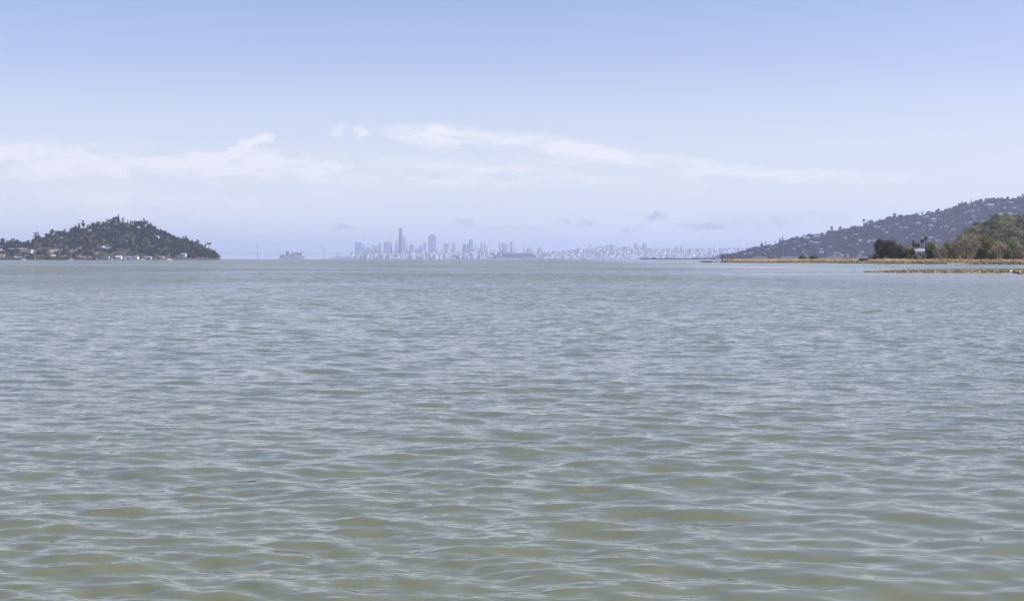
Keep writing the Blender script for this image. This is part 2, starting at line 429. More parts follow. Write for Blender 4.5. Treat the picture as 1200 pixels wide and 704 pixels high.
puff = total([ell(UVp, 288, 171, 26, 11, 22, 2.0), ell(UVp, 308, 163, 18, 7, 10, 1.7), ell(UVp, 397, 153, 11, 10, 0, .9), ell(UVp, 421, 156, 12, 10, 0, 1.1), ell(UVp, 468, 154, 22, 10, -10, .7),
              ell(UVp, 40, 172, 18, 5, 0, .4), ell(UVp, 1170, 188, 26, 7, 0, .15), ell(UVp, 808, 247, 30, 2.5, 10, .4), ell(UVp, 492, 249, 22, 4, 0, .3), ell(UVp, 940, 262, 110, 16, -2, .35), ell(UVp, 760, 262, 200, 14, 0, .25)])
puff = t.math('MULTIPLY', puff, puffn)
white = t.math('MULTIPLY', t.math('MINIMUM', t.math('ADD', streak, puff), 1.), front, clamp=True)
grey = total([ell(UVp, 770, 254, 13, 7, 15, 1), ell(UVp, 688, 262, 16, 6, 0, .8), ell(UVp, 740, 269, 20, 5, 6, .9), ell(UVp, 545, 262, 14, 7, 0, .7), ell(UVp, 408, 267, 24, 3.5, 0, .7),
              ell(UVp, 828, 266, 40, 7, -2, .9), ell(UVp, 880, 262, 70, 12, -2, .45), ell(UVp, 950, 256, 60, 12, -2, .3), ell(UVp, 600, 268, 60, 4, 0, .35), ell(UVp, 660, 259, 12, 4, 0, .5), ell(UVp, 490, 266, 30, 4, 0, .3)])
grey = t.math('MULTIPLY', t.math('MULTIPLY', t.math('MULTIPLY', grey, 1.25), puffn), front, clamp=True)
CW = 9.2
hs = t.node('ShaderNodeHueSaturation'); t.put(hs.inputs['Color'], sky.outputs[0]); t.put(hs.inputs['Saturation'], t.mapr(D[2], .15, .45, 1.00, 1.50)); t.put(hs.inputs['Value'], t.mapr(D[2], .18, .42, 1., 1.28))
skyc = t.vmath('MULTIPLY', hs.outputs[0], (1.19, .985, 1.11))
veil = t.math('MULTIPLY', t.mapr(V_, 40, 235, .9, 0), front)
skyc = t.mix(veil, skyc, (5.4, 6.1, 6.95))
col = t.mix(t.math('MULTIPLY', white, 1.0, clamp=True), skyc, (6.45, 6.5, 7.0))
col = t.mix(t.math('MULTIPLY', grey, .8), col, (CW * .34, CW * .375, CW * .53))
t.put(bg.inputs[0], col); bg.inputs[1].default_value = .10

sl = bpy.data.lights.new('sun', 'SUN'); sl.energy = 4.4; sl.angle = R(.53); sl.color = (1, .95, .88)
so = bpy.data.objects.new('sun', sl); C.objects.link(so)
az = R(SUN_AZ); e = R(SUN_EL); dirv = (math.sin(az) * math.cos(e), math.cos(az) * math.cos(e), math.sin(e))
from mathutils import Vector
so.rotation_euler = Vector(dirv).to_track_quat('Z', 'Y').to_euler(); so.location = (50, -20, 100)

hb = MB(); hb.box(-33000, 33000, -1500, 33500, -5, 325)
hm = bpy.data.materials.new('air_haze'); hm.use_nodes = True; ht = NT(hm.node_tree); hm.node_tree.nodes.clear()
pv = ht.node('ShaderNodeVolumePrincipled'); out = ht.node('ShaderNodeOutputMaterial'); ht.put(out.inputs['Volume'], pv.outputs[0])
pv.inputs['Color'].default_value = (.72, .765, .97, 1); pv.inputs['Density'].default_value = 6.4e-5; pv.inputs['Anisotropy'].default_value = .2
tag(link('haze', hb.mesh('haze', hm)), 'pale blue sea haze lying over the whole bay', 'haze', kind='stuff')

# ================================================================== ROUNDED WOODED HEADLAND (photo x 0-258)
HP = [(-160, 276), (-60, 279), (0, 281), (17, 280), (27, 283), (38, 279), (45, 273), (50, 277), (58, 271), (65, 269), (75, 270.5), (84, 268), (92, 263), (105, 261), (112, 260), (122, 257.5), (132, 256), (138, 254.5),
      (146, 255), (153, 258), (165, 259), (177, 262), (187, 268), (196, 272), (205, 276), (214, 278), (222, 281), (229, 283), (235, 285), (240, 290), (247, 291), (252, 294), (256, 297), (258, 304), (259, 312), (264, 318)]
head = Hill(HP, 3000, 170, 200, 5.2, 3.5, 40, 3, pw=.72)
soil = terrain_mat('headland_soil', (.030, .034, .020), (.075, .065, .040), (.33, .235, .185), .04, .012, .56)
head.build('headland_hill', soil, 260, 40, 'dark wooded headland rising to a rounded summit')

def far_proto(name, *a):
    return link(name, far_tree_mesh(*a))
kinds_head = [('tree', 'round', 12, 11, 170, 1.0, leaf_far, 41), ('tree', 'round', 10, 12, 170, 1.0, leaf_far, 42), ('tree', 'tall', 9, 14, 150, .95, leaf_far, 43), ('tree', 'round', 14, 10, 180, 1.05, leaf_dark, 44),
              ('tree', 'round', 11, 9, 150, 1.0, leaf_mid, 45), ('conifer', 'cone', 9, 14, 150, .8, leaf_dark, 46), ('tree', 'round', 12, 9, 160, 1.0, leaf_brown, 47)]
protos = [far_proto(*k) for k in kinds_head]
texts = ['round crowned dark evergreen', 'dense round topped evergreen', 'tall loose crowned dark tree', 'wide spreading near black tree', 'small mid green tree', 'pointed dark conifer', 'low dry olive brown tree']
def put_head(i, px, py_off, Y, where, s=1.):
    X = X_(px, Y); z = float(head.z(X, Y))
    place(protos[i], (X, Y, z - 2.2), random.uniform(0, 6.28), s, f'{texts[i]} {where}', 'tree', f'{texts[i]}s {where}')
g = np.random.default_rng(21)
# crest: trees that make the outline
px = -12.
while px < 250:
    i = int(g.choice([0, 1, 2, 3, 0, 1, 3, 3, 0, 5], 1)[0]); put_head(i, px, 0, 3000 + g.uniform(-8, 8), 'on the skyline of the rounded headland', g.uniform(.8, 1.35) if px < 238 else .6)
    px += g.uniform(4.4, 6.6)
cnt = 0
while cnt < 62:
    px = g.uniform(-5, 250); tt = g.uniform(.25, .93); sh = float(head.shore(X_(px, 3000))); Yp = sh + tt * (3000 - sh); X = X_(px, Yp)
    if head.H(X_(px, 3000)) < 8 and g.random() < .6: continue
    i = int(g.choice([0, 1, 2, 3, 4, 6, 3], 1)[0]); put_head(i, 600 + X / Yp * F, 0, Yp, 'on the wooded face of the rounded headland', g.uniform(1.1, 1.6)); cnt += 1
# hand-placed outline trees with trunk and crown of their own
def special(name, kind, px, top, Y, w, n, size, lm, seed, label, hill, drop=.4):
    X = X_(px, Y); z0 = float(hill.z(X, Y)); h = max(Z_(top, Y) - z0, 3.)
    o = parted_tree(name, kind, w, h, n, size, lm, seed); o.location = (X, Y, z0 - drop); return tag(o, label, 'tree')
special('umbrella_pine', 'umbrella', 244.5, 283.5, 2990, 13, 160, .8, leaf_dark, 61, 'lone flat topped pine standing clear near the low tip of the headland', head)
special('umbrella_pine', 'umbrella', 171.5, 258.5, 2995, 15, 170, .8, leaf_dark, 62, 'flat topped pine with sky under its crown just below the headland summit', head)
special('tree', 'round', 43.5, 271.5, 2995, 17, 260, .9, leaf_dark, 63, 'broad dark tree standing proud at the low shoulder of the headland', head)
special('tree', 'round', 137.5, 253.6, 2998, 17, 260, .9, leaf_far, 64, 'highest dark tree crowning the headland summit', head)
special('tree', 'tall', 231.5, 280.5, 2992, 12, 220, .9, leaf_dark, 65, 'tall dark tree beside the gap before the lone flat topped pine', head)
special('tree', 'round', 217, 276, 2994, 15, 220, .9, leaf_far, 66, 'wide loose tree with small sky gaps on the falling ridge of the headland', head)
special('tree', 'tall', 88.5, 263, 2996, 7, 150, .8, leaf_dark, 67, 'narrow twin topped tree on the rising ridge of the headland', head)
special('tree', 'round', 15.5, 279, 2990, 13, 200, .9, leaf_far, 68, 'round dark tree above the long white roofed house on the headland', head)

# soil shows through between the trees of these patches (x, y, radius in photo pixels)
bare = [(66, 293, 9), (117, 292, 8), (30, 296, 13), (70, 286, 5), (90, 297, 11), (215, 298, 5), (10, 297, 8)]
def head_points(n, seed, t0=.05, t1=1., pa=-110, pb=257):
    g = np.random.default_rng(seed); P = []
    while len(P) < n:
        px = g.uniform(pa, pb); tt = g.uniform(t0, t1) ; sh = float(head.shore(X_(px, 3000))); Y = sh + tt * (3000 - sh); X = X_(px, Y); z = float(head.z(X, Y))
        if z < 1.2: continue
        pxx = 600 + X / Y * F; pyy = HZ - (z + 4 - CAMZ) / Y * F
        if any((pxx - a) ** 2 + ((pyy - b) * 1.3) ** 2 < r * r and g.random() < .68 for a, b, r in bare): continue
        P.append((X, Y))
    return np.array(P)
V, Q = wood_mass(head, head_points(950, 71), leaf_far, 7, 12, 110, 1.5, 72, ('round', 'bush'))
V2, Q2 = wood_mass(head, head_points(560, 73, .02, .6), leaf_brown, 3, 6, 60, 1., 74, ('bush',))
V3, Q3 = wood_mass(head, head_points(230, 75, 0, .85, 40, 122), leaf_brown, 6, 11, 90, 1.3, 76, ('bush',))      # browner scrub: the sunlit look of this slope put into the leaf colour
mi = np.r_[np.zeros(len(Q)), np.ones(len(Q2) + len(Q3))]
tag(link('woods', np_mesh('headland_woods', np.vstack([V, V2, V3]), np.vstack([Q, Q2 + len(V), Q3 + len(V) + len(V2)]), [leaf_far, leaf_brown], mi)), 'dense dark evergreen woods and brown scrub covering the rounded headland', 'woods', kind='stuff')

# ------------------------------------------------------------------ houses
def house(name, w, d, hh, rh, wall, roof, win=3, storeys=1, kind='gable', balcony=False, chimney=False):
    """Empty > wall, roof, window (> frame) , door"""
    root = link(name, None)
    b = MB(); b.box(-w / 2, w / 2, -d / 2, d / 2, -2.5, hh); link('wall', b.mesh('wall', M[wall]), root)
    r = MB()
    if kind == 'gable': r.gable(-w / 2, w / 2, -d / 2, d / 2, hh + .01, hh + rh)
    elif kind == 'hip': r.hip(-w / 2, w / 2, -d / 2, d / 2, hh + .01, hh + rh)
    else: r.box(-w / 2 - .7, w / 2 + .7, -d / 2 - 1., d / 2 + .7, hh + .01, hh + rh)
    ro = link('roof', r.mesh('roof', M[roof]), root)
    if chimney:
        c = MB(); c.box(w * .25, w * .25 + .9, -.5, .5, hh, hh + rh + 1.1); c.box(w * .25 - .1, w * .25 + 1., -.6, .6, hh + rh + 1.1, hh + rh + 1.3); link('chimney', c.mesh('chimney', M['white']), ro)
    for s in range(storeys):
        zc = hh * (s + .5) / storeys; ht_ = min(1.5, hh / storeys * .5)
        for k in range(win):
            xc = -w / 2 + w * (k + .5) / win; ww = w / win * .5
            fr = MB(); fr.box(xc - ww / 2 - .12, xc + ww / 2 + .12, -d / 2 - .08, -d / 2 - .01, zc - ht_ / 2 - .12, zc + ht_ / 2 + .12)
            wi = link('window', fr.mesh('window_frame', M['white' if wall != 'white' else 'grey']), root)
            gl = MB(); gl.box(xc - ww / 2, xc + ww / 2, -d / 2 - .13, -d / 2 - .09, zc - ht_ / 2, zc + ht_ / 2); link('pane', gl.mesh('pane', M['glass']), wi)
    if balcony:
        bb = MB(); zb = hh * .5; bb.box(-w / 2, w / 2, -d / 2 - 2.2, -d / 2 - .2, zb - .3, zb)
        for k in range(5): xk = -w / 2 + w * k / 4; bb.box(xk - .12, xk + .12, -d / 2 - 2.2, -d / 2 - 1.96, -2.5 if k in (0, 4) else zb, zb + 1)
        bb.box(-w / 2, w / 2, -d / 2 - 2.2, -d / 2 - 2.1, zb + .9, zb + 1.05)
        link('balcony', bb.mesh('balcony', M['white']), root)
    return root

def put_house(px, base, wpx, hpx, wall, roof, kind, label, Y=2860, storeys=1, balcony=False, win=3, rot=0., d=9, roofpx=1.2, name='house', chimney=False, hill=None):
    w = M_(wpx, Y); hh = M_(hpx, Y); o = house(name, w, d, hh, M_(roofpx, Y), wall, roof, win, storeys, kind, balcony, chimney)
    z = Z_(base, Y)
    if hill is not None and z > 4:      # find the ground on this line of sight
        ys = np.linspace(Y - 60, Y + 140, 240); xs = X_(px, ys); k = int(np.argmin(np.abs(hill.z(xs, ys) - Z_(base, ys))))
        Y = float(ys[k]); z = float(Z_(base, Y))
    o.location = (X_(px, Y), Y, z); o.rotation_euler = (0, 0, rot)
    return tag(o, label, 'house', 'houses on the rounded headland' if hill is head else None)
HL = [
 (-2, 297, 7, 4.2, 'white', 'roof_pale', 'flat', 'white walled house cut by the photo edge on the headland'),
 (18, 294.4, 14, 2.4, 'brown', 'roof_pale', 'flat', 'low house with a long flat white roof on the headland'),
 (28.5, 297, 9, 5.0, 'tan', 'roof_terra', 'hip', 'tan two storey house beside the white balconied house'),
 (35.5, 297.3, 5, 3.6, 'cream', 'roof_pale', 'flat', 'small house with stacked white balconies below the tan one'),
 (44, 296.5, 6.5, 1.8, 'brown', 'roof_pale', 'flat', 'dark low house with a thin pale roof edge near the balconied house'),
 (2, 301, 7, 2.0, 'pink', 'roof_terra', 'gable', 'dull pink cottage over the water below the photo edge house'),
 (22, 303, 8, 1.6, 'grey', 'roof_pale', 'gable', 'pale roofed boathouse at the foot of the tan house'),
 (50, 303.3, 9, 1.8, 'grey', 'roof_grey', 'gable', 'waterside house with a wide light grey pitched roof'),
 (61.5, 303.5, 6.5, 3.6, 'pink', 'roof_pale', 'gable', 'pale pink two storey house at the water under the bare slope'),
 (67.3, 303.6, 4, 1.8, 'cream', 'roof_terra', 'flat', 'low cream wing beside the pale pink waterside house'),
 (75.5, 303.5, 5.5, 3.0, 'white', 'roof_grey', 'gable', 'bright white waterside house next after the pale pink one'),
 (92.5, 303.4, 7, 3.2, 'pink', 'roof_terra', 'hip', 'pink hip roofed house at the water below the second bare slope'),
 (99, 303.4, 4.5, 2.2, 'cream', 'roof_grey', 'gable', 'cream cottage joined to the pink hip roofed house'),
 (105.5, 303.4, 7, 1.6, 'white', 'roof_terra', 'gable', 'long low white cottage beyond the cream cottage'),
 (124, 303.4, 9, 1.2, 'grey', 'roof_pale', 'flat', 'flat white roofed boathouse under the middle of the headland'),
 (139.5, 303.4, 7, 2.4, 'white', 'roof_pale', 'gable', 'white waterside house below the headland summit'),
 (152.5, 303.4, 5, 1.8, 'cream', 'roof_grey', 'gable', 'small cream house between two white waterside houses'),
 (159, 303.4, 7, 2.6, 'white', 'roof_terra', 'hip', 'wide white waterside house below the flat topped pine'),
 (173.5, 303.4, 9, 2.0, 'grey', 'roof_grey', 'gable', 'blue grey long house at the water past the wide white one'),
 (190, 303.2, 5, 2.0, 'cream', 'roof_terra', 'gable', 'cream cottage at the start of the stone seawall'),
 (215.5, 301, 6, 3.2, 'white', 'roof_grey', 'gable', 'white house in a clearing above the stone seawall'),
 (208, 301.5, 5, 1.6, 'tan', 'roof_dark', 'gable', 'tan cottage beside the white house above the seawall'),
 (68.5, 280.8, 11, 1.8, 'brown', 'roof_pale', 'flat', 'long flat pale roofed house high on the headland slope'),
 (67.5, 288.2, 8, 3.0, 'pink', 'roof_dark', 'flat', 'pinkish balconied house over the bare slope of the headland'),
 (106, 271.5, 5, 1.4, 'grey', 'roof_grey', 'gable', 'grey house hidden in trees high on the rising ridge'),
 (120, 292, 3, 2.6, 'white', 'roof_pale', 'flat', 'narrow white house beside the second bare slope'),
 (127.5, 292.5, 4, 1.4, 'cream', 'roof_grey', 'gable', 'small cream cottage mid slope under the headland summit'),
 (131.5, 275.5, 5, 1.5, 'cream', 'roof_pale', 'gable', 'pale house glimpsed in the woods under the summit'),
 (161, 268, 5, 1.6, 'white', 'roof_grey', 'gable', 'white house among trees just under the headland ridge'),
 (184, 279, 3.5, 2.0, 'white', 'roof_grey', 'gable', 'tiny bright white house high in the woods of the falling ridge'),
 (152, 284, 7, 1.0, 'tan', 'roof_pale', 'flat', 'tan flat roofed house mid slope in the dark woods'),
]
for k, (px, by, wp, hp, wl, rf, kd, lb) in enumerate(HL):
    put_house(px, by, wp, hp, wl, rf, kd, lb, Y=2838 if by > 300 else 2850, storeys=2 if hp > 2.9 else 1, balcony=k in (2, 3, 23), win=max(2, int(wp / 2)), hill=head, rot=random.uniform(-.25, .25), chimney=k in (8, 10, 17))
# stone seawall along the foot of the headland's low end
for k, (a, b, y0, hpx, nm) in enumerate([(192, 259, 303.9, 2.2, 'long pinkish stone seawall at the low tip of the headland'), (-6, 190, 303.9, .9, 'low stone seawall under the waterside houses of the headland')]):
    s = MB(); n = 40; Yw = 2832
    for i in range(n):
        xa = X_(a + (b - a) * i / n, Yw); xb = X_(a + (b - a) * (i + 1) / n, Yw) - .3; h = M_(hpx, Yw) * random.uniform(.8, 1.05)
        s.box(xa, xb, Yw, Yw + 6, -1, .2 + h, tx=.1, ty=.6)
    tag(link('seawall', s.mesh('seawall', M['seawall'])), nm, 'seawall')

# ------------------------------------------------------------------ boats
def sailboat(name, L, hullm):
    root = link(name, None); b = MB(); n = 8; vs = []; rows = []
    for i in range(n + 1):
        x = -L / 2 + L * i / n; u_ = (i / n) ; wd = L * .16 * math.sin(math.pi * min(.97, .18 + .82 * u_)) ** .7; sh = L * (.10 + .03 * abs(u_ - .4))
        rows.append([(x, -wd, sh), (x, -wd * .8, .02), (x, 0, -.35), (x, wd * .8, .02), (x, wd, sh)])
    vs = [p for r in rows for p in r]; fs = []
    for i in range(n):
        for j in range(4): a = i * 5 + j; fs.append((a, a + 1, a + 6, a + 5))
        fs.append((i * 5 + 4, i * 5, i * 5 + 5, i * 5 + 9))
    fs += [(0, 4, 3, 2, 1), tuple(n * 5 + k for k in range(5))]; b.add(vs, fs)
    link('hull', b.mesh('hull', hullm), root)
    c = MB(); c.box(-L * .2, L * .15, -L * .07, L * .07, L * .10, L * .19, tx=L * .02, ty=L * .01); link('cabin', c.mesh('cabin', M['white']), root)
    m_ = MB(); m_.tube([(L * .08, 0, L * .1), (L * .08, 0, L * 1.25)], [.16, .10], 6); m_.tube([(L * .08, 0, L * .28), (-L * .38, 0, L * .28)], .13, 6); link('mast', m_.mesh('mast', M['white']), root)
    return root
sb = [sailboat('sailboat', 11, M['white']), sailboat('sailboat', 10, M['glass'])]
for k in range(9):
    px = (28, 41, 83, 113, 131, 147, 167, 183, 198)[k]; c = k % 2; Y = 2800 - 6 * (k % 3)
    place(sb[c], (X_(px, Y), Y, 0), random.uniform(-.6, .6), 1, ('white' if c == 0 else 'dark hulled') + ' sailboat moored below the rounded headland', 'sailboat', ('white' if c == 0 else 'dark hulled') + ' sailboats moored below the headland')
for k in range(30):
    px = 905 + k * 4.1 + random.uniform(-1.4, 1.4); c = 0 if random.random() < .7 else 1; Y = 4300 + random.uniform(-40, 40)
    place(sb[c], (X_(px, Y), Y, 0), random.uniform(-1, 1), 1.15, ('white' if c == 0 else 'dark hulled') + ' sailboat in the marina below the long blue hillside', 'sailboat', ('white' if c == 0 else 'dark hulled') + ' sailboats in the hillside marina')

# ================================================================== LONG BLUE HILLSIDE (photo x 860-1200)
LP = [(838, 303), (846, 300), (856, 298.5), (864, 296.5), (872, 293.5), (885, 289.8), (893, 288), (905, 287.5), (917, 282), (925, 280), (935, 278), (945, 275.5), (955, 274.5), (965, 273), (975, 270), (985, 269), (995, 267), (1002, 263.5), (1012, 262),
      (1020, 257.5), (1035, 256), (1048, 253), (1060, 252), (1080, 249), (1090, 246.5), (1100, 245), (1120, 240), (1135, 235), (1150, 233.5), (1165, 231), (1185, 230), (1200, 227.5), (1230, 223), (1290, 220), (1380, 224), (1500, 240)]
lng = Hill(LP, 5000, 600, 500, 3.0, 6, 90, 9, pw=.9)
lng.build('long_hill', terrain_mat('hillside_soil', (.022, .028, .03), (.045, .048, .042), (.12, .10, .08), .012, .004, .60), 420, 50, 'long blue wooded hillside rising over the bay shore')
def hill_points(hill, n, seed, pa, pb, t0, t1, zmin=1.5):
    g = np.random.default_rng(seed); P = []
    while len(P) < n:
        px = g.uniform(pa, pb); sh = float(hill.shore(X_(px, hill.Yc))); tt = g.uniform(t0, t1); Y = sh + tt * (hill.Yc - sh); X = X_(px, Y)
        if float(hill.z(X, Y)) < zmin: continue
        P.append((X, Y))
    return np.array(P)
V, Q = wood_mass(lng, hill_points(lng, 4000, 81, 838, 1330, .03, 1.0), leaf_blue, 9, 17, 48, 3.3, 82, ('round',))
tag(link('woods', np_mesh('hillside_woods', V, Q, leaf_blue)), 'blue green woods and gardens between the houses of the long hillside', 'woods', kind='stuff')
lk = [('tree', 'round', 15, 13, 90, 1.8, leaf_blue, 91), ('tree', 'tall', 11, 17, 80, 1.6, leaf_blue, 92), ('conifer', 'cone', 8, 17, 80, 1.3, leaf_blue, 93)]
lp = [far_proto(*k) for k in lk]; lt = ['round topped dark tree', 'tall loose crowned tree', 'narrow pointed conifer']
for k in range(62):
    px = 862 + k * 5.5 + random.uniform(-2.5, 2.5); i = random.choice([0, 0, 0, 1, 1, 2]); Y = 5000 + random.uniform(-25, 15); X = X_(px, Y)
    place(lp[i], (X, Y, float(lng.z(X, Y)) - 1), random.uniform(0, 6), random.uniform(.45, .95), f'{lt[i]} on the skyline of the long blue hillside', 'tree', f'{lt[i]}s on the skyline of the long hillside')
special('conifer', 'cone', 917.3, 276.5, 4990, 12, 140, 1.5, leaf_blue, 94, 'tallest pointed conifer on the low part of the long blue hillside', lng)
special('tree', 'round', 914.5, 279.5, 4990, 13, 120, 1.6, leaf_blue, 95, 'round tree touching the tallest pointed conifer on the hillside', lng)
special('conifer', 'cone', 897.5, 282.5, 4990, 7, 100, 1.3, leaf_blue, 96, 'thin dark cypress standing alone on the low hillside ridge', lng)
special('conifer', 'cone', 908.4, 282.5, 4990, 6, 90, 1.3, leaf_blue, 97, 'thin cypress between the lone one and the tallest conifer', lng)
special('tree', 'round', 892.5, 283.5, 4990, 15, 120, 1.6, leaf_blue, 98, 'loose round tree just below the lone cypress', lng)
special('tree', 'tall', 975.2, 264.5, 4990, 15, 130, 1.6, leaf_blue, 99, 'large tree with a forked crown midway along the hillside ridge', lng)
special('tree', 'tall', 984, 264.5, 4990, 18, 150, 1.6, leaf_blue, 100, 'broad tree beside the fork crowned tree on the ridge', lng)
special('umbrella_pine', 'umbrella', 1012, 256.5, 4990, 14, 120, 1.5, leaf_blue, 101, 'lone flat crowned pine with sky under it on the ridge', lng)
special('tree', 'round', 1048, 249.8, 4990, 20, 140, 1.8, leaf_blue, 102, 'dark rounded tree breaking the ridge above the near oaks', lng)
# hillside houses: one mesh each, wall + roof + window band
MF = {'white': mat_mottled('muted_white', (.36, .36, .38), (.50, .50, .51), .3, rnd=.3), 'cream': mat_mottled('muted_cream', (.32, .29, .26), (.42, .38, .33), .3, rnd=.3), 'grey': mat_mottled('muted_grey', (.18, .19, .21), (.28, .29, .31), .3, rnd=.3),  # muted copies of the house wall colours, for less contrast on the hillside
      'pink': mat_mottled('muted_pink', (.28, .21, .20), (.36, .28, .26), .3, rnd=.3), 'tan': mat_mottled('muted_tan', (.24, .19, .15), (.32, .26, .21), .3, rnd=.3)}
def far_house(wall, roof, w, h, seed):
    b = MB(); b.box(-w / 2, w / 2, -5, 5, -4, h, 0); (b.gable if seed % 2 else b.hip)(-w / 2, w / 2, -5, 5, h + .01, h + 2.6, 1, .7)
    n = max(2, int(w / 4))
    for k in range(n): xc = -w / 2 + w * (k + .5) / n; b.box(xc - 1, xc + 1, -5.1, -5.02, h * .4, h * .8, 2)
    return b.mesh('far_house', [MF[wall], M[roof], M['glass']])
fh = [(link('house', far_house('white', 'roof_grey', 12, 5, 1)), 'small white grey roofed'), (link('house', far_house('cream', 'roof_grey', 15, 5, 2)), 'cream grey roofed'),
      (link('house', far_house('grey', 'roof_grey', 15, 4, 3)), 'long grey'), (link('house', far_house('pink', 'roof_terra', 14, 5, 4)), 'pinkish terracotta roofed'), (link('house', far_house('tan', 'roof_grey', 11, 6, 5)), 'small tan')]
hp_ = hill_points(lng, 190, 111, 850, 1215, .03, .95, 2.5)
row = np.array([.06, .13, .20, .28, .36, .45, .55, .65, .76, .88])      # the streets along the slope
for k in range(len(hp_)):
    X, Y = hp_[k]; U = X * 5000 / Y; sh = float(lng.shore(U)); tt = (Y - sh) / (5000 - sh); tt = row[int(np.argmin(abs(row - tt)))] + .012 * math.sin(X / 60.); hp_[k, 1] = sh + tt * (5000 - sh); hp_[k, 0] = U * hp_[k, 1] / 5000
hp_ = hp_[np.argsort(hp_[:, 0])]
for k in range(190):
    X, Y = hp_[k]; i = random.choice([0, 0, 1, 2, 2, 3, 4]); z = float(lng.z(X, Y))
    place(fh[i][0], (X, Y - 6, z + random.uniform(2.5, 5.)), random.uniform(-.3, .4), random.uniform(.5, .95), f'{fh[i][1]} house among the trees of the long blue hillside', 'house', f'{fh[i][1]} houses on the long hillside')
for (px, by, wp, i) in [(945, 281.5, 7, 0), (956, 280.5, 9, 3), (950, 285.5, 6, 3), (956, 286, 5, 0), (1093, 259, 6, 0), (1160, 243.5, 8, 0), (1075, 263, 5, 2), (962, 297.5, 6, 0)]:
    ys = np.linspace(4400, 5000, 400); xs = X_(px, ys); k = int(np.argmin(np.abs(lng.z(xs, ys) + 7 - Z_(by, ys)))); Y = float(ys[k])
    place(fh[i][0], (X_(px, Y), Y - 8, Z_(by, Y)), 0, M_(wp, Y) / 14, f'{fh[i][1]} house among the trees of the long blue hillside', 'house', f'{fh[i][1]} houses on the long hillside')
# quayside sheds along the marina
for k, (px, wp, i, lb) in enumerate([(890, 16, 2, 'long grey quayside shed at the low end of the long hillside'), (925, 20, 2, 'longest grey quayside shed behind the marina'), (978, 18, 0, 'mauve quayside hall behind the marina masts'), (1012, 16, 0, 'mauve quayside hall close to the dark oak')]):
    Y = 4385; b = MB(); w_ = M_(wp, Y); b.box(-w_ / 2, w_ / 2, -9, 9, -2, 6, 0); o = link('quay_shed', b.mesh('quay_wall', M['grey' if i else 'mauve']), loc=(X_(px, Y), Y, 1))
    r = MB(); r.gable(-w_ / 2, w_ / 2, -9, 9, 6.01, 8.6); link('roof', r.mesh('roof', M['roof_dark']), o)
    for q in range(6): d_ = MB(); xq = -w_ / 2 + w_ * (q + .5) / 6; d_.box(xq - 2, xq + 2, -9.15, -9.03, 0, 3.6); link('door', d_.mesh('door', M['glass']), o)
    tag(o, lb, 'shed')

# ================================================================== GREEN KNOLL (photo x 1085-1200, nearer)
KP = [(1060, 306), (1085, 305), (1105, 298), (1118, 289), (1125, 281), (1135, 271), (1142, 267), (1150, 264), (1158, 260), (1165, 257.5), (1180, 256), (1200, 255.5), (1230, 252), (1290, 248), (1380, 250)]
knoll = Hill(KP, 1500, 420, 300, 6.5, 1.8, 45, 15, pw=1.15, base=1.2)
knoll.build('knoll_hill', terrain_mat('knoll_soil', (.035, .042, .02), (.07, .07, .032), (.10, .09, .05), .05, .02, .6), 200, 40, 'green wooded knoll in front of the long hillside')
kk = [('tree', 'round', 11, 8.5, 420, .55, leaf_dark, 121), ('tree', 'round', 12, 8, 420, .55, leaf_mid, 122), ('tree', 'round', 9, 9, 380, .5, leaf_olive, 123), ('tree', 'tall', 8, 10, 380, .5, leaf_mid, 124)]
kp = [far_proto(*k) for k in kk]; kt = ['dark round crowned tree', 'mid green spreading tree', 'olive round tree', 'tall green tree']
g = np.random.default_rng(125)
for k in range(25):
    px = 1090 + k * 5.2 + g.uniform(-1, 1); i = int(g.integers(4)); X = X_(px, 1495)
    place(kp[i], (X, 1495, float(knoll.z(X, 1495)) - .8), g.uniform(0, 6), g.uniform(.8, 1.3), f'{kt[i]} on the top edge of the green knoll', 'tree', f'{kt[i]}s on the top of the knoll')
for (X, Y) in hill_points(knoll, 80, 126, 1092, 1212, .35, .98, 2):
    i = int(g.integers(4)); place(kp[i], (X, Y, float(knoll.z(X, Y)) - .8), g.uniform(0, 6), g.uniform(1.0, 1.6), f'{kt[i]} on the slope of the green knoll', 'tree', f'{kt[i]}s on the slope of the knoll')
V, Q = wood_mass(knoll, hill_points(knoll, 800, 127, 1060, 1300, .05, 1., 1.3), leaf_mid, 4, 7, 80, 1.1, 128, ('bush',))
tag(link('undergrowth', np_mesh('undergrowth', V, Q, leaf_mid)), 'thick green scrub filling between the trees of the knoll', 'scrub', kind='stuff')
for k, (px, wp, hp, rf, lb) in enumerate([(1176, 5, 2.2, 'roof_terra', 'small white house with a terracotta roof peeping over the knoll'), (1193.5, 2.4, 2.6, 'roof_pale', 'tiny white house on the knoll top, first past the terracotta roofed one'), (1197.5, 2.4, 2.6, 'roof_grey', 'tiny white house on the knoll top at the photo edge')]):
    Y = 1560; o = house('house', M_(wp, Y), 7, M_(hp, Y), 1.2, 'white', rf, 2, 1, 'gable'); o.location = (X_(px, Y), Y, Z_(256.8, Y)); tag(o, lb, 'house')

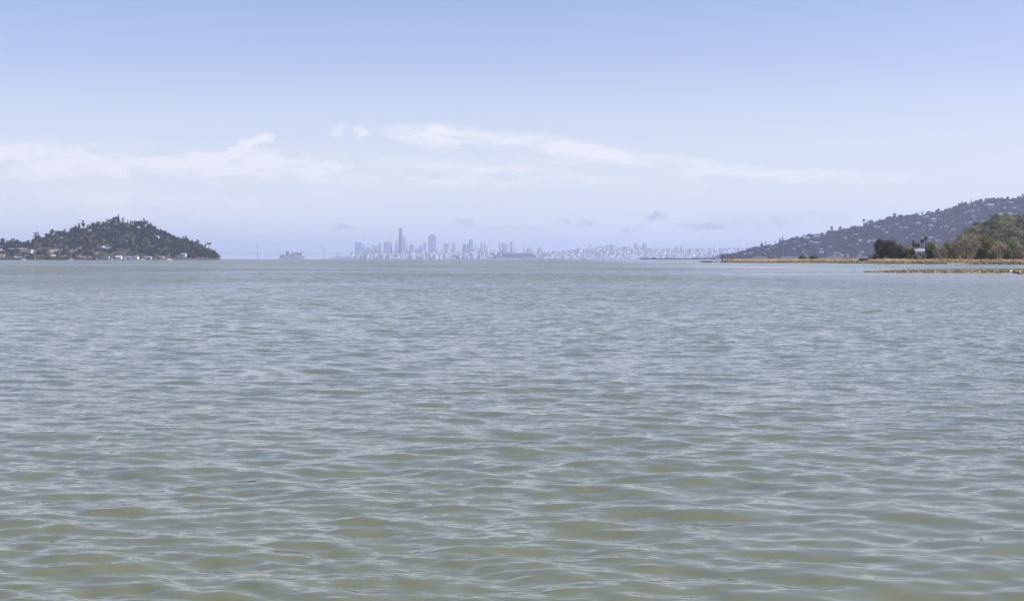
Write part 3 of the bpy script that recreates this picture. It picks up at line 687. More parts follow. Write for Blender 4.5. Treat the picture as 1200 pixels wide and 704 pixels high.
# ================================================================== MARSH SPIT
def front_Y(px): return np.interp(px, [800, 836, 842, 870, 950, 1040, 1100, 1140, 1200, 1300, 1500], [900, 900, 800, 745, 690, 610, 555, 520, 505, 490, 450])
def spit_z(X, Y):
    px = 600 + X / Y * F; f = front_Y(px) + 6 * vnoise(X / 14., Y * 0, 51, 3); dd = Y - f
    up = np.interp(dd, [-6, 0, 3, 14, 60, 160], [-1.2, -.05, .5, .95, 1.75, 2.0])
    bk = np.interp(px, [836, 850, 900, 1000, 1060, 1100], [35, 60, 110, 190, 420, 900]); up = up - np.clip((dd - bk) / 25, 0, 1) * 3.5
    side = np.clip((px - 838) / 10, 0, 1); return np.where(dd > 0, up * side - (1 - side) * 1.2, up) + .10 * vnoise(X / 9., Y / 9., 52, 3) * np.clip(dd / 8, 0, 1)
pxs = np.linspace(826, 1420, 500); dd = np.r_[-6, -3, 0, 1.5, 3, 6, 10, 14, 20, 30, 40, 50, 60, 75, 90, 110, 135, 160, 200, 260, 340, 450, 600, 760]
PX, DD = np.meshgrid(pxs, dd); FY = front_Y(PX); Yg = FY + DD
Xg = (PX - 600) / F * Yg; Zg = spit_z(Xg, Yg)
m_, n_ = Xg.shape; ii = np.arange(m_ * n_).reshape(m_, n_); Q = np.stack([ii[:-1, :-1], ii[:-1, 1:], ii[1:, 1:], ii[1:, :-1]], -1).reshape(-1, 4)
mm, t, p = new_mat('marsh_ground', .95); P = t.node('ShaderNodeNewGeometry').outputs['Position']; s_ = t.sep(P)
hgt = t.math('ADD', s_[2], t.math('MULTIPLY', t.math('SUBTRACT', t.noise(t.vmath('MULTIPLY', P, (.06, .03, 0)), 1, 4, .6), .5), 1.6))
col = t.mix(t.mapr(hgt, .95, 1.35), (.29, .26, .11), (.60, .42, .26)); col = t.mix(t.mapr(t.noise(P, .25, 3), .5, .62), col, (.40, .28, .15)); col = t.mix(t.mapr(s_[2], .12, .30, 1, 0), col, (.05, .045, .035))
t.put(p.inputs['Base Color'], col)
tag(link('marsh_ground', np_mesh('marsh_ground', np.stack([Xg, Yg, Zg], -1).reshape(-1, 3), Q, mm, smooth=True)), 'low tan and green marsh spit reaching into the bay', kind='structure')

g_green = mat_mottled('marsh_green', (.27, .25, .11), (.40, .36, .17), .08); g_tan = mat_mottled('marsh_tan', (.58, .38, .21), (.74, .52, .32), .08); g_rust = mat_mottled('marsh_rust', (.36, .21, .13), (.46, .28, .18), .08)
def tufts(n, sample, h, wd, seed):
    g = np.random.default_rng(seed); X, Y, Z, mi = sample(n, g); a = g.uniform(0, 3.14, len(X)); hh = h * g.uniform(.5, 1.3, len(X)); w_ = wd * g.uniform(.5, 1.2, len(X))
    dx = np.cos(a) * w_; dy = np.sin(a) * w_; ln = g.normal(0, .3, (2, len(X))) * hh
    V = np.stack([np.stack([X - dx, Y - dy, Z - .05], -1), np.stack([X + dx, Y + dy, Z - .05], -1), np.stack([X + dx * .35 + ln[0], Y + dy * .3 + ln[1], Z + hh], -1), np.stack([X - dx * .5 + ln[0], Y - dy * .5 + ln[1], Z + hh * .8], -1)], 1)
    return V.reshape(-1, 3), np.arange(4 * len(X)).reshape(-1, 4), mi
def spit_sample(n, g):
    px = g.uniform(840, 1260, n); d = g.uniform(0, 1, n) ** 1.5 * 90 + .8; Y = front_Y(px) + d; X = (px - 600) / F * Y; Z = spit_z(X, Y); k = Z > .1; X, Y, Z, d = X[k], Y[k], Z[k], d[k]
    q = d / 30 + .5 * vnoise(X / 20, Y / 20, 55); mi = np.where(q < .55, 0, np.where(g.random(len(X)) < .25, 2, 1)); return X, Y, Z, mi
V, Q, mi = tufts(26000, spit_sample, .32, .40, 56)
tag(link('marsh_grass', np_mesh('marsh_grass', V, Q, [g_green, g_tan, g_rust], mi)), 'green and tan marsh grass covering the long spit', 'grass', kind='stuff')
# pale beach on the spit's edge
bs = []; bq = []; N_ = 26
for i in range(N_ + 1):
    px = 1110 + 27 * i / N_; yf = float(front_Y(px)); wd_ = 2.4 + 3.4 * math.sin(math.pi * i / N_)
    for d_ in (-1.5, wd_ * .5, wd_): Y = yf + d_; X = X_(px, Y); bs.append((X, Y, max(float(spit_z(np.array(X), np.array(Y))), -.02) + .12))
for i in range(N_):
    for j in range(2): a = i * 3 + j; bq.append((a, a + 3, a + 4, a + 1))
tag(link('beach', np_mesh('beach', np.array(bs), np.array(bq), M['sand'])), 'small pale sand beach on the marsh spit', kind='structure')

# ------------------------------------------------------------------ nearer marsh bar in the water
def bar_edges(px):
    f = np.interp(px, [1012, 1030, 1080, 1150, 1188, 1196, 1240, 1340], [214, 210, 205, 202, 202, 184, 182, 180]); b = np.interp(px, [1012, 1030, 1080, 1150, 1200, 1340], [215, 217, 222, 232, 246, 255]); return f, b
def bar_z(X, Y):
    px = 600 + X / Y * F; f, b = bar_edges(px); tt = (Y - f) / np.maximum(b - f, .1); e_ = np.clip(np.minimum(tt, 1 - tt) * (b - f) / 1.2, -1, 1)
    return np.clip((px - 1014) / 60, -.2, 1) ** 1 * 0 + np.where(e_ > 0, .30 * e_ * np.clip((px - 1012) / 50, .25, 1), -.4)
px = np.linspace(1010, 1360, 260); tt = np.r_[-.15, 0, .06, .12, .25, .4, .6, .75, .9, 1, 1.15]; PX, TT = np.meshgrid(px, tt); f_, b_ = bar_edges(PX); Yg = f_ + TT * (b_ - f_) + .5 * vnoise(PX / 3., TT, 58); Xg = (PX - 600) / F * Yg
Zg = bar_z(Xg, Yg) + .04 * vnoise(Xg, Yg, 59); m_, n_ = Xg.shape; ii = np.arange(m_ * n_).reshape(m_, n_); Q = np.stack([ii[:-1, :-1], ii[:-1, 1:], ii[1:, 1:], ii[1:, :-1]], -1).reshape(-1, 4)
mud = mat_mottled('marsh_mud', (.20, .15, .10), (.32, .25, .16), .6)
tag(link('mud_bar', np_mesh('mud_bar', np.stack([Xg, Yg, Zg], -1).reshape(-1, 3), Q, mud, smooth=True)), 'low muddy bar lying in the shallows before the spit', kind='structure')
def bar_sample(n, g):
    px = 1013 + 330 * g.random(n); f, b = bar_edges(px); u_ = g.random(n); Y = f + .3 + u_ * (b - f - .6); X = (px - 600) / F * Y; Z = bar_z(X, Y); k = (Z > .02) & (g.random(n) < np.clip((px - 1006) / 40, .3, 1)); q = vnoise(X / 6, Y / 3, 60)[k]
    return X[k], Y[k], Z[k], np.where(q < -.05, 0, np.where((q < .6) | (g.random(k.sum()) < .6), 1, 2))
V, Q, mi = tufts(26000, bar_sample, .13, .16, 61)
b_olive = mat_mottled('bar_olive', (.27, .25, .12), (.40, .36, .19), .3); b_brown = mat_mottled('bar_brown', (.46, .32, .16), (.62, .44, .24), .3); b_rust = mat_mottled('bar_rust', (.34, .20, .11), (.46, .29, .17), .3)
tag(link('bar_grass', np_mesh('bar_grass', V, Q, [b_olive, b_brown, b_rust], mi)), 'rusty and olive marsh plants on the nearer mud bar', 'grass', kind='stuff')

# ------------------------------------------------------------------ trees and bushes on the spit
def near_plant(name, kind, px, wpx, hpx, back, lm, seed, label, dens=1., cat='tree', sz=.30):
    Y = float(front_Y(px)) + back; X = X_(px, Y); z = float(spit_z(np.array(X), np.array(Y))); w_ = M_(wpx, Y); top = Z_(303.2 - hpx, Y); h = top - z
    n = int(dens * 34 * w_ * h * .9) + 300; o = parted_tree(name, kind, w_ * 1.08, h * 1.02, n, sz, lm, seed); o.location = (X, Y, z - .1); return tag(o, label, cat)
NP = [
 ('oak', 'bush', 1034, 23, 22.5, 75, leaf_dark, 'large near black oak at the open end of the spit trees'),
 ('oak', 'bush', 1045.5, 24, 22, 82, leaf_dark, 'dark oak merged with the near black one'),
 ('bush', 'bush', 1055, 12, 16, 70, leaf_dark, 'low dark bush leaning on the merged oaks'),
 ('bush', 'bush', 1064.5, 16, 14.5, 78, leaf_olive, 'olive brown bush between the dark oaks and the mauve house'),
 ('bush', 'bush', 1020.5, 5, 6, 80, leaf_grey, 'small pale bush at the foot of the near black oak'),
 ('bush', 'bush', 1074, 7, 5, 60, leaf_olive, 'low olive shrub in front of the mauve house wall'),
 ('bush', 'bush', 1083, 6, 6, 60, leaf_grey, 'low grey shrub by the white column of the mauve house'),
 ('tree', 'tall', 1071, 7, 21, 110, leaf_mid, 'slim tree rising behind the mauve house beside the olive bush'),
 ('tree', 'tall', 1075, 6, 18, 112, leaf_mid, 'shorter slim tree behind the roof of the mauve house'),
 ('tree', 'round', 1086.5, 7, 15, 90, leaf_dark, 'thin dark tree just past the white chimney of the mauve house'),
 ('tree', 'bush', 1093, 17, 19.5, 80, leaf_mid, 'square topped green tree past the mauve house'),
 ('bush', 'bush', 1090, 10, 11, 70, leaf_dark, 'dark low bush under the square topped green tree'),
 ('bush', 'bush', 1104, 17, 14.5, 74, leaf_grey, 'bare greyish bush beside the square topped green tree'),
 ('tree', 'bush', 1112, 16, 18.5, 110, leaf_mid, 'green tree behind the bare greyish bush'),
 ('bush', 'bush', 1119, 20, 20, 62, leaf_mid, 'dark green bush against the great grey brown bush'),
 ('bush', 'bush', 1132, 40, 26.5, 58, leaf_grey, 'great dome shaped grey brown bush at the water side'),
 ('tree', 'bush', 1128, 24, 26.5, 84, leaf_olive, 'olive tree topping the great grey brown bush'),
 ('tree', 'bush', 1151, 28, 26.5, 100, leaf_mid, 'tall green tree right behind the great grey brown bush'),
 ('tree', 'bush', 1163, 24, 22, 84, leaf_olive, 'olive green tree sloping down from the tall green one'),
 ('bush', 'bush', 1150, 16, 12, 56, leaf_dark, 'dark bush at the foot of the tall green tree'),
 ('bush', 'bush', 1170, 23, 17.5, 62, leaf_grey, 'second grey brown bush along the water side'),
 ('bush', 'bush', 1181, 13, 11.5, 52, leaf_yellow, 'bright yellow green bush at the marsh edge'),
 ('bush', 'bush', 1164, 12, 9, 50, leaf_mid, 'small green bush between the two grey brown bushes'),
 ('tree', 'bush', 1186, 26, 19, 84, leaf_yellow, 'yellow green tree behind the bright marsh edge bush'),
 ('bush', 'bush', 1195, 18, 14.5, 56, leaf_grey, 'third grey brown bush at the edge of the photo'),
 ('tree', 'bush', 1204, 24, 18, 80, leaf_mid, 'green tree cut by the photo edge on the spit'),
 ('bush', 'bush', 1218, 26, 16, 60, leaf_olive, 'olive bush just past the edge of the frame'),
 ('bush', 'bush', 940, 10, 3.4, 70, leaf_dark, 'low dark shrub out on the open spit, first of two'),
 ('bush', 'bush', 953, 10, 3.8, 72, leaf_dark, 'low dark shrub out on the open spit next to the blind'),
]
for k, (nm, kd, px, wp, hp, bk, lm, lb) in enumerate(NP):
    near_plant(nm, kd, px, wp, hp, bk, lm, 200 + k, lb, cat='tree' if nm in ('oak', 'tree') else 'bush', dens=.55 if lm is leaf_grey else 1., sz=.24 if lm is leaf_grey else .32)
def palm(px, top, back, seed, label):
    g = np.random.default_rng(seed); Y = float(front_Y(px)) + back; X = X_(px, Y); z = float(spit_z(np.array(X), np.array(Y))); h = Z_(top, Y) - z - .6
    root = link('palm_tree', None, loc=(X, Y, z - .1)); b = MB(); b.tube([(0, 0, -.3), (.12, 0, h * .5), (.05, 0, h)], [.26, .17, .15], 8); link('trunk', b.mesh('trunk', bark, True), root)
    c = MB()
    for i in range(46):
        a = g.uniform(0, 6.28); e_ = g.uniform(-.9, 1.25); L = g.uniform(.9, 1.35); dx, dy = math.cos(a), math.sin(a); pts = []
        for s in range(5): u_ = s / 4; r = L * u_ * math.cos(e_ * (1 - .25 * u_)); pts.append((.05 + dx * r, dy * r, h + L * u_ * math.sin(e_) - .55 * u_ * u_ * L))
        vs = []
        for s, q in enumerate(pts): wd = .20 * math.sin(math.pi * (s + .6) / 5.4); vs += [(q[0] - dy * wd, q[1] + dx * wd, q[2] - .05), (q[0] + dy * wd, q[1] - dx * wd, q[2] - .05)]
        c.add(vs, [(2 * s, 2 * s + 1, 2 * s + 3, 2 * s + 2) for s in range(4)])
    link('crown', c.mesh('crown', palm_leaf), root); tag(root, label, 'palm tree')
palm(1080.4, 279.5, 118, 1, 'shorter of the two slender palms behind the mauve house')
palm(1084.4, 276.6, 120, 2, 'taller of the two slender palms behind the mauve house')
# mauve house in the trees
Yh = float(front_Y(1077)) + 88; Xh = X_(1077, Yh); zh = float(spit_z(np.array(Xh), np.array(Yh)))
hs_ = link('house', None, loc=(Xh, Yh, zh)); W = M_(10.5, Yh); Hh = Z_(294.5, Yh) - zh
b = MB(); b.box(-W / 2, W / 2, -3, 3, -.4, Hh); link('wall', b.mesh('wall', M['mauve']), hs_)
b = MB(); b.gable(-W / 2, W / 2, -3, 3, Hh + .01, Hh + 1.2, 0, .5); rf = link('roof', b.mesh('roof', M['roof_grey']), hs_)
b = MB(); b.box(W * .22, W * .22 + .55, -3.7, -3.05, -.4, Hh * .72); b.box(W * .22 - .08, W * .22 + .63, -3.78, -3.0, Hh * .72, Hh * .75); link('white_column', b.mesh('column', M['white']), hs_)
b = MB(); b.box(-W * .30, -W * .30 + .5, -.4, .2, Hh + .2, Hh + 1.7); link('chimney', b.mesh('chimney', M['white']), rf)
b = MB(); b.box(-W / 2 - .6, -W / 2 + .1, -3.6, -3.05, Hh - .5, Hh + .15); link('gutter_box', b.mesh('gutter_box', M['white']), hs_)
for xk in (-.34, -.08):
    b = MB(); b.box(W * xk - .45, W * xk + .45, -3.1, -3.02, Hh * .35, Hh * .75); wi = link('window', b.mesh('window', M['white']), hs_)
    b = MB(); b.box(W * xk - .36, W * xk + .36, -3.16, -3.11, Hh * .38, Hh * .72); link('pane', b.mesh('pane', M['glass']), wi)
b = MB(); b.box(W * .38, W * .38 + .8, -3.1, -3.02, -.1, 2.0); link('door', b.mesh('door', M['brown']), hs_)
tag(hs_, 'mauve gabled house with a bright white column in the trees of the spit', 'house')

# duck blind, posts, rocks, birds
Yb = float(front_Y(1012)) + 20; Xb = X_(1012, Yb); zb = float(spit_z(np.array(Xb), np.array(Yb))); o = link('wooden_blind', None, loc=(Xb, Yb, zb))
b = MB(); W = M_(9.5, Yb)
for i in range(12): b.box(-W / 2 + W * i / 12, -W / 2 + W * (i + 1) / 12 - .03, -1, -.9, .1, 1.15 + .05 * (i % 2))
b.box(-W / 2, W / 2, -.88, 1, .1, 1.1); link('wall', b.mesh('wall', M['brown']), o)
b = MB(); b.box(-W / 2 - .1, W / 2 + .1, -1.1, 1.1, 1.22, 1.34); link('roof', b.mesh('roof', M['dark']), o)
for sx in (-1, 1):
    b = MB(); b.box(sx * W * .45 - .07, sx * W * .45 + .07, -.98, -.84, -.5, .1); link('post', b.mesh('post', M['dark']), o)
tag(o, 'low dark wooden blind on the open marsh beside the oaks', 'blind')
for px, top, Y, lb in [(846.5, 299.3, 790, 'tall dark piling at the tip of the marsh spit'), (857.6, 301.2, 780, 'shorter dark piling further along the spit tip')]:
    X = X_(px, Y); b = MB(); b.tube([(0, 0, -1.2), (.05, 0, Z_(top, Y))], [.17, .13], 8); b.box(-.35, .35, -.1, .1, Z_(top, Y) - .5, Z_(top, Y) - .3); tag(link('piling', b.mesh('piling', M['dark']), loc=(X, Y, 0)), lb, 'post')
def rock(px, Y, s, lb, k):
    g = np.random.default_rng(k); b = MB(); prof = [(.01, -.8), (.9, -.5), (1., 0), (.8, .35), (.35, .6), (.01, .66)]; b.lathe(prof, 9); V = np.array(b.v); V *= (1 + .25 * g.normal(size=(len(V), 1)).clip(-1, 1)); b.v = [tuple(v) for v in V * s]
    tag(link('rock', b.mesh('rock', M['rock'])), lb, 'rock', 'rocks off the tip of the marsh spit').location = (X_(px, Y), Y, .05)
for k in range(14):
    px = 820.5 + k * 1.7; rock(px, 905 - k * 5 + (k % 3) * 5, (random.uniform(1.1, 1.9), 1.2, random.uniform(.6, 1.0)), 'dark wet rock off the tip of the marsh spit', 300 + k)
b = MB(); Yl = 838; b.tube([(-3.6, 0, .35), (-1, .2, .45), (3.2, 0, .30)], [.14, .32, .38], 8); b.tube([(-1.5, 0, .5), (-1.9, 0, 1.1)], [.12, .05], 6)
tag(link('driftwood', b.mesh('driftwood', M['dark']), loc=(X_(828, Yl), Yl, 0)), 'dark drift log lying among the rocks at the spit tip', 'log')
def bird(name, L, tall=False):
    root = link(name, None); b = MB(); z0 = L * (.9 if tall else .32)
    b.tube([(-L * .55, 0, z0 + L * .02), (-L * .3, 0, z0 + L * .05), (0, 0, z0 + L * .12), (L * .25, 0, z0 + L * .2), (L * .34, 0, z0 + L * (.55 if tall else .32)), (L * .38, 0, z0 + L * (.95 if tall else .42)), (L * .48, 0, z0 + L * (.98 if tall else .42))],
           [L * .03, L * .12, L * .19, L * .13, L * (.05 if tall else .10), L * .08, L * .04], 8)
    link('body', b.mesh('body', M['feather'], True), root)
    c = MB(); c.tube([(L * .46, 0, z0 + L * (.98 if tall else .42)), (L * .68, 0, z0 + L * (.94 if tall else .39))], [L * .025, L * .006], 5); link('beak', c.mesh('beak', M['beak']), root)
    for s in (-1, 1): d_ = MB(); d_.tube([(0, s * L * .06, z0), (L * .02, s * L * .07, 0)], L * .018, 5); link('leg', d_.mesh('leg', M['dark']), root)
    return root
gull = bird('gull', .55); egret = bird('egret', .6, True)
for px, Y, lb in [(829, 868, 'white gull standing on the outermost rocks'), (832.5, 858, 'white gull beside the drift log'), (835.5, 852, 'third white gull nearer the grass of the spit')]:
    place(gull, (X_(px, Y), Y, .55), random.uniform(0, 6), 2.0 / 1.4, lb, 'bird', 'white gulls at the spit tip')
place(gull, (X_(1184.5, 202.6), 202.6, .06), .4, 1, 'white gull at the waterline of the nearer mud bar', 'bird')
for px, bk, lb in [(841, 10, 'white egret on the grassy tip of the spit'), (910.6, 50, 'white egret on the open grass before the marina'), (1019.5, 60, 'white egret close to the near black oak')]:
    Y = float(front_Y(px)) + bk; X = X_(px, Y); place(egret, (X, Y, float(spit_z(np.array(X), np.array(Y))) + .1), random.uniform(0, 6), 1.2, lb, 'bird')

# ================================================================== CITY
CP = [(395, 303.2), (405, 302), (430, 300.5), (470, 299), (500, 299), (540, 298), (570, 296), (590, 295.5), (615, 297), (640, 296), (665, 295), (678, 292), (690, 292), (700, 291), (712, 288.5), (722, 289.5), (735, 291), (760, 291), (790, 292), (830, 292), (870, 291), (930, 290), (990, 294)]
city = Hill(CP, 14200, 900, 700, 0., 6, 220, 17, pw=.85)
city.build('city_hills', terrain_mat('city_ground', (.16, .16, .16), (.26, .24, .24), (.08, .10, .06), .002, .001, .62), 300, 30, 'low hills under the hazy city across the bay')
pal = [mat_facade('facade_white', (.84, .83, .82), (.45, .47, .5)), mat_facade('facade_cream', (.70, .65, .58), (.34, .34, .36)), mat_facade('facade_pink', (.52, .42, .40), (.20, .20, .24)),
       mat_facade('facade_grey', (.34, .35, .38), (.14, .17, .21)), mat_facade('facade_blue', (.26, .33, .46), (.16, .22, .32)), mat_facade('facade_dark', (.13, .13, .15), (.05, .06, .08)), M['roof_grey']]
pname = ['white', 'cream', 'pinkish', 'grey', 'blue grey', 'dark']
def city_pts(n, seed, t0, t1, pa=412, pb=885):
    g = np.random.default_rng(seed); px = g.uniform(pa, pb, n); sh = city.shore(X_(px, 14200)); Y = sh + g.uniform(t0, t1, n) * (14200 - sh); X = X_(px, Y); return np.stack([X, Y, city.z(X, Y)], 1), g
# countless small houses and blocks: one mass
P, g = city_pts(2300, 131, .02, 1.); P2, g2 = city_pts(900, 132, .02, .9, 412, 575); P = np.vstack([P, P2]); V = []; Q = []; mi = []
w_ = g.uniform(5, 15, 3200); h_ = g.uniform(6, 17, 3200) * np.where(P[:, 0] < X_(572, 13800), 3.2, 1.); c_ = g.choice([0, 0, 0, 1, 1, 2, 3, 3, 4], 3200); d_ = g.uniform(5, 12, 3200); an = g.choice([.3, .42, .9], 3200) + g.normal(0, .05, 3200)
cx = np.array([-1, 1, 1, -1, -1, 1, 1, -1]); cy = np.array([-1, -1, 1, 1, -1, -1, 1, 1]); cz = np.array([0, 0, 0, 0, 1, 1, 1, 1])
lx = w_[:, None] * cx; ly = d_[:, None] * cy; vx = P[:, :1] + lx * np.cos(an)[:, None] - ly * np.sin(an)[:, None]; vy = P[:, 1:2] + lx * np.sin(an)[:, None] + ly * np.cos(an)[:, None]; vz = P[:, 2:] - 4 + (h_[:, None] + 4) * cz
V = np.stack([vx, vy, vz], -1).reshape(-1, 3); fc = np.array([(0, 1, 5, 4), (1, 2, 6, 5), (2, 3, 7, 6), (3, 0, 4, 7), (4, 5, 6, 7)])
keep = ~((P[:, 0] > X_(572, 13800)) & (P[:, 0] < X_(625, 13800)) & (g.random(3200) < .75))
Q = (fc[None] + (np.arange(3200) * 8)[:, None, None])[keep].reshape(-1, 4); mi = np.repeat(c_[keep], 5)
tag(link('city_blocks', np_mesh('city_blocks', V, Q, pal, mi)), 'countless pale low houses packed over the city hills', 'buildings', kind='stuff')
# dark wooded mound in front of the towers
V, Q = wood_mass(city, city_pts(260, 135, .05, .5, 574, 626)[0][:, :2], leaf_blue, 20, 38, 26, 8, 136, ('round',))
tag(link('woods', np_mesh('mound_woods', V, Q, leaf_blue)), 'hazy dark wooded mound at the city shore below the towers', 'woods', kind='stuff')

def tower_mesh(w, h, d, ci, style):
    b = MB()
    if style == 'box': b.box(-w / 2, w / 2, -d / 2, d / 2, -15, h * .95, ci); b.box(-w * .3, w * .3, -d * .3, d * .3, h * .95, h, 6)
    elif style == 'step': b.box(-w / 2, w / 2, -d / 2, d / 2, -15, h * .72, ci); b.box(-w * .36, w * .36, -d * .36, d * .36, h * .72, h * .92, ci); b.box(-w * .18, w * .18, -d * .18, d * .18, h * .92, h, 6)
    elif style == 'round':
        prof = [(1, -15), (1, h * .45), (.95, h * .62), (.86, h * .78), (.74, h * .9), (.60, h * .965), (.45, h)]; n = 16
        b.lathe([(r * w / 2 * 1.08, z) for r, z in prof], n, ci)
    elif style == 'chamfer':
        b.box(-w / 2, w / 2, -d / 2, d / 2, -15, h * .9, ci); b.box(-w / 2, w / 2, -d / 2, d / 2, h * .9, h * .97, ci, tx=w * .13, ty=d * .13); b.box(-w * .3, w * .3, -d * .3, d * .3, h * .97, h, 5)
    elif style == 'spire': b.box(-w / 2, w / 2, -d / 2, d / 2, -15, h * .62, ci, tx=w * .22, ty=d * .22); b.box(-w * .2, w * .2, -d * .2, d * .2, h * .62, h, ci, tx=w * .18, ty=d * .18)
    elif style == 'slab': b.box(-w / 2, w / 2, -d / 2, d / 2, -15, h, ci); b.box(-w * .42, -w * .1, -d * .3, d * .3, h, h + 5, 6)
    elif style == 'dome':
        b.box(-w / 2, w / 2, -d / 2, d / 2, -15, h * .45, ci); b.lathe([(w * .42, h * .45), (w * .40, h * .65), (w * .28, h * .85), (w * .1, h * .96), (w * .04, h)], 12, ci)
    return b
TW = [  # photo x centre, width, top y, distance, colour, style, label
 (420, 7.6, 284.4, 13500, 4, 'slab', 'wide blue grey slab tower standing apart at the bridge end of the city'),
 (426, 3, 286, 13700, 3, 'step', 'stepped grey tower tucked against the wide blue grey slab'),
 (431.5, 5.5, 290, 13600, 3, 'box', 'low broad grey office block next after the wide slab'),
 (437.5, 4.5, 287.6, 13700, 2, 'step', 'pinkish stepped tower past the low broad office block'),
 (441, 3, 288.5, 13600, 3, 'box', 'small grey tower touching the pinkish stepped one'),
 (445, 3.4, 284, 13700, 3, 'step', 'slim stepped grey tower midway between the wide slab and the blue block'),
 (453.3, 6.8, 283.3, 13600, 4, 'box', 'broad blue block tower on the bridge side of the tallest tower'),
 (458.3, 3, 279.5, 13700, 4, 'spire', 'pointed blue tower joined to the broad blue block'),
 (464.5, 2.6, 282, 13650, 3, 'step', 'thin stepped tower close beside the tallest tower'),
 (469.8, 6.2, 267, 13700, 3, 'round', 'tallest tower of the city, tapering to a rounded top'),
 (473.3, 2.2, 277, 13650, 4, 'box', 'thin blue tower standing against the tallest tower'),
 (476.6, 2.8, 282.6, 13600, 1, 'box', 'slim cream tower just past the tallest tower'),
 (482.6, 5, 286.6, 13600, 4, 'box', 'squat blue block past the slim cream tower'),
 (488, 3, 291, 13500, 2, 'box', 'low pinkish block between two blue blocks'),
 (492.6, 5, 288, 13600, 4, 'step', 'stepped blue block in the dip before the great dark tower'),
 (497.8, 3.2, 284, 13650, 3, 'box', 'grey tower leaning close before the great dark tower'),
 (506.5, 9.2, 275, 13700, 4, 'chamfer', 'great dark broad tower with cut corners, second tallest'),
 (514, 2, 284, 13550, 0, 'box', 'bright thin white tower right past the great dark tower'),
 (519.8, 1.6, 290, 13500, 0, 'box', 'short bright white tower past the thin white one'),
 (523, 6, 285, 13700, 3, 'box', 'broad grey tower behind two short white ones'),
 (525.3, 1.7, 290, 13500, 0, 'step', 'short white stepped tower before the broad grey tower'),
 (531.6, 3.2, 284, 13700, 3, 'step', 'grey stepped tower midway to the blue one with a flat head'),
 (539.5, 2.6, 288, 13550, 0, 'box', 'white block between the grey stepped tower and the blue one'),
 (544, 3.6, 286, 13700, 4, 'box', 'blue grey block just before the blue flat headed tower'),
 (552, 4.2, 281, 13700, 4, 'slab', 'blue flat headed tower, the tallest past the great dark one'),
 (549, 4, 285.5, 13750, 3, 'box', 'grey shoulder block of the blue flat headed tower'),
 (558, 3.2, 288, 13600, 1, 'box', 'cream block past the blue flat headed tower'),
 (564.5, 2.8, 283.5, 13700, 3, 'step', 'slender grey tower past the cream block'),
 (568.5, 2.2, 286.4, 13650, 3, 'box', 'small grey tower close to the slender one'),
 (572.5, 3.2, 286.8, 13600, 0, 'step', 'stepped white tower before the white spire'),
 (576.2, 2.4, 282.6, 13700, 0, 'spire', 'white needle topped spire above the wooded mound'),
 (580.6, 3.4, 289.3, 13500, 0, 'dome', 'white domed building above the wooded mound'),
 (585.8, 2.4, 283, 13700, 2, 'step', 'slim pinkish tower above the wooded mound'),
 (591.5, 6.5, 285.4, 13750, 2, 'slab', 'wide pinkish slab above the wooded mound'),
 (598.8, 2.2, 283, 13700, 3, 'box', 'slim grey tower backing the thin white one over the mound'),
 (600.8, 1.4, 283.3, 13650, 0, 'box', 'very thin white tower over the mound'),
 (603.3, 2.2, 286.4, 13700, 1, 'step', 'cream stepped tower next to the very thin white one'),
 (614, 1.8, 284.4, 13700, 3, 'spire', 'lone thin grey spire at the far end of the mound'),
 (620.5, 6.5, 291.2, 13700, 2, 'slab', 'reddish broad block at the far end of the mound'),
 (632.5, 6, 290, 13800, 3, 'step', 'grey stepped block on the low city past the mound'),
 (703.5, 1.8, 285.6, 14150, 3, 'spire', 'thin spire on the city crest before the domed hill'),
 (692, 4.5, 289, 14100, 0, 'box', 'white block on the city crest before the thin spire'),
 (700.5, 1.6, 290, 13700, 0, 'box', 'bright white slip of a tower below the city crest'),
 (713.5, 1.2, 291, 13700, 0, 'box', 'thin white tower in the middle of the city hill'),
 (717, 5, 285.8, 14150, 3, 'dome', 'low grey domed block at the top of the city hill'),
 (735.8, 2, 289, 13800, 0, 'step', 'white stepped tower below the crest before the paired towers'),
 (744.8, 3.4, 285, 14100, 3, 'box', 'grey tower beside the white needle on the city crest'),
 (748.6, 1.3, 283.2, 14050, 0, 'spire', 'white needle tower on the city crest'),
 (755.5, 4.4, 286, 14100, 3, 'slab', 'broad grey slab just past the white needle'),
 (772.3, 1.3, 289.2, 13900, 0, 'box', 'thin white tower on the sunlit hill past the broad slab'),
 (798, 1.8, 287.8, 14000, 3, 'box', 'thin dark tower alone on the even city ridge'),
 (799.8, 1.0, 288, 13990, 0, 'box', 'thin white tower touching the lone dark one on the ridge'),
 (867.5, 2, 288.8, 14000, 0, 'box', 'bright white tower where the city meets the long hillside'),
]
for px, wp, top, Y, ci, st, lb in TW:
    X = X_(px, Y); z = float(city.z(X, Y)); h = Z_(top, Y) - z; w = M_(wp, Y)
    o = link('tower', tower_mesh(w * .86, h, min(w * .7, 30), ci, st).mesh('tower', pal), loc=(X, Y, z), rot=.38); tag(o, lb, 'tower', 'towers of the far city')
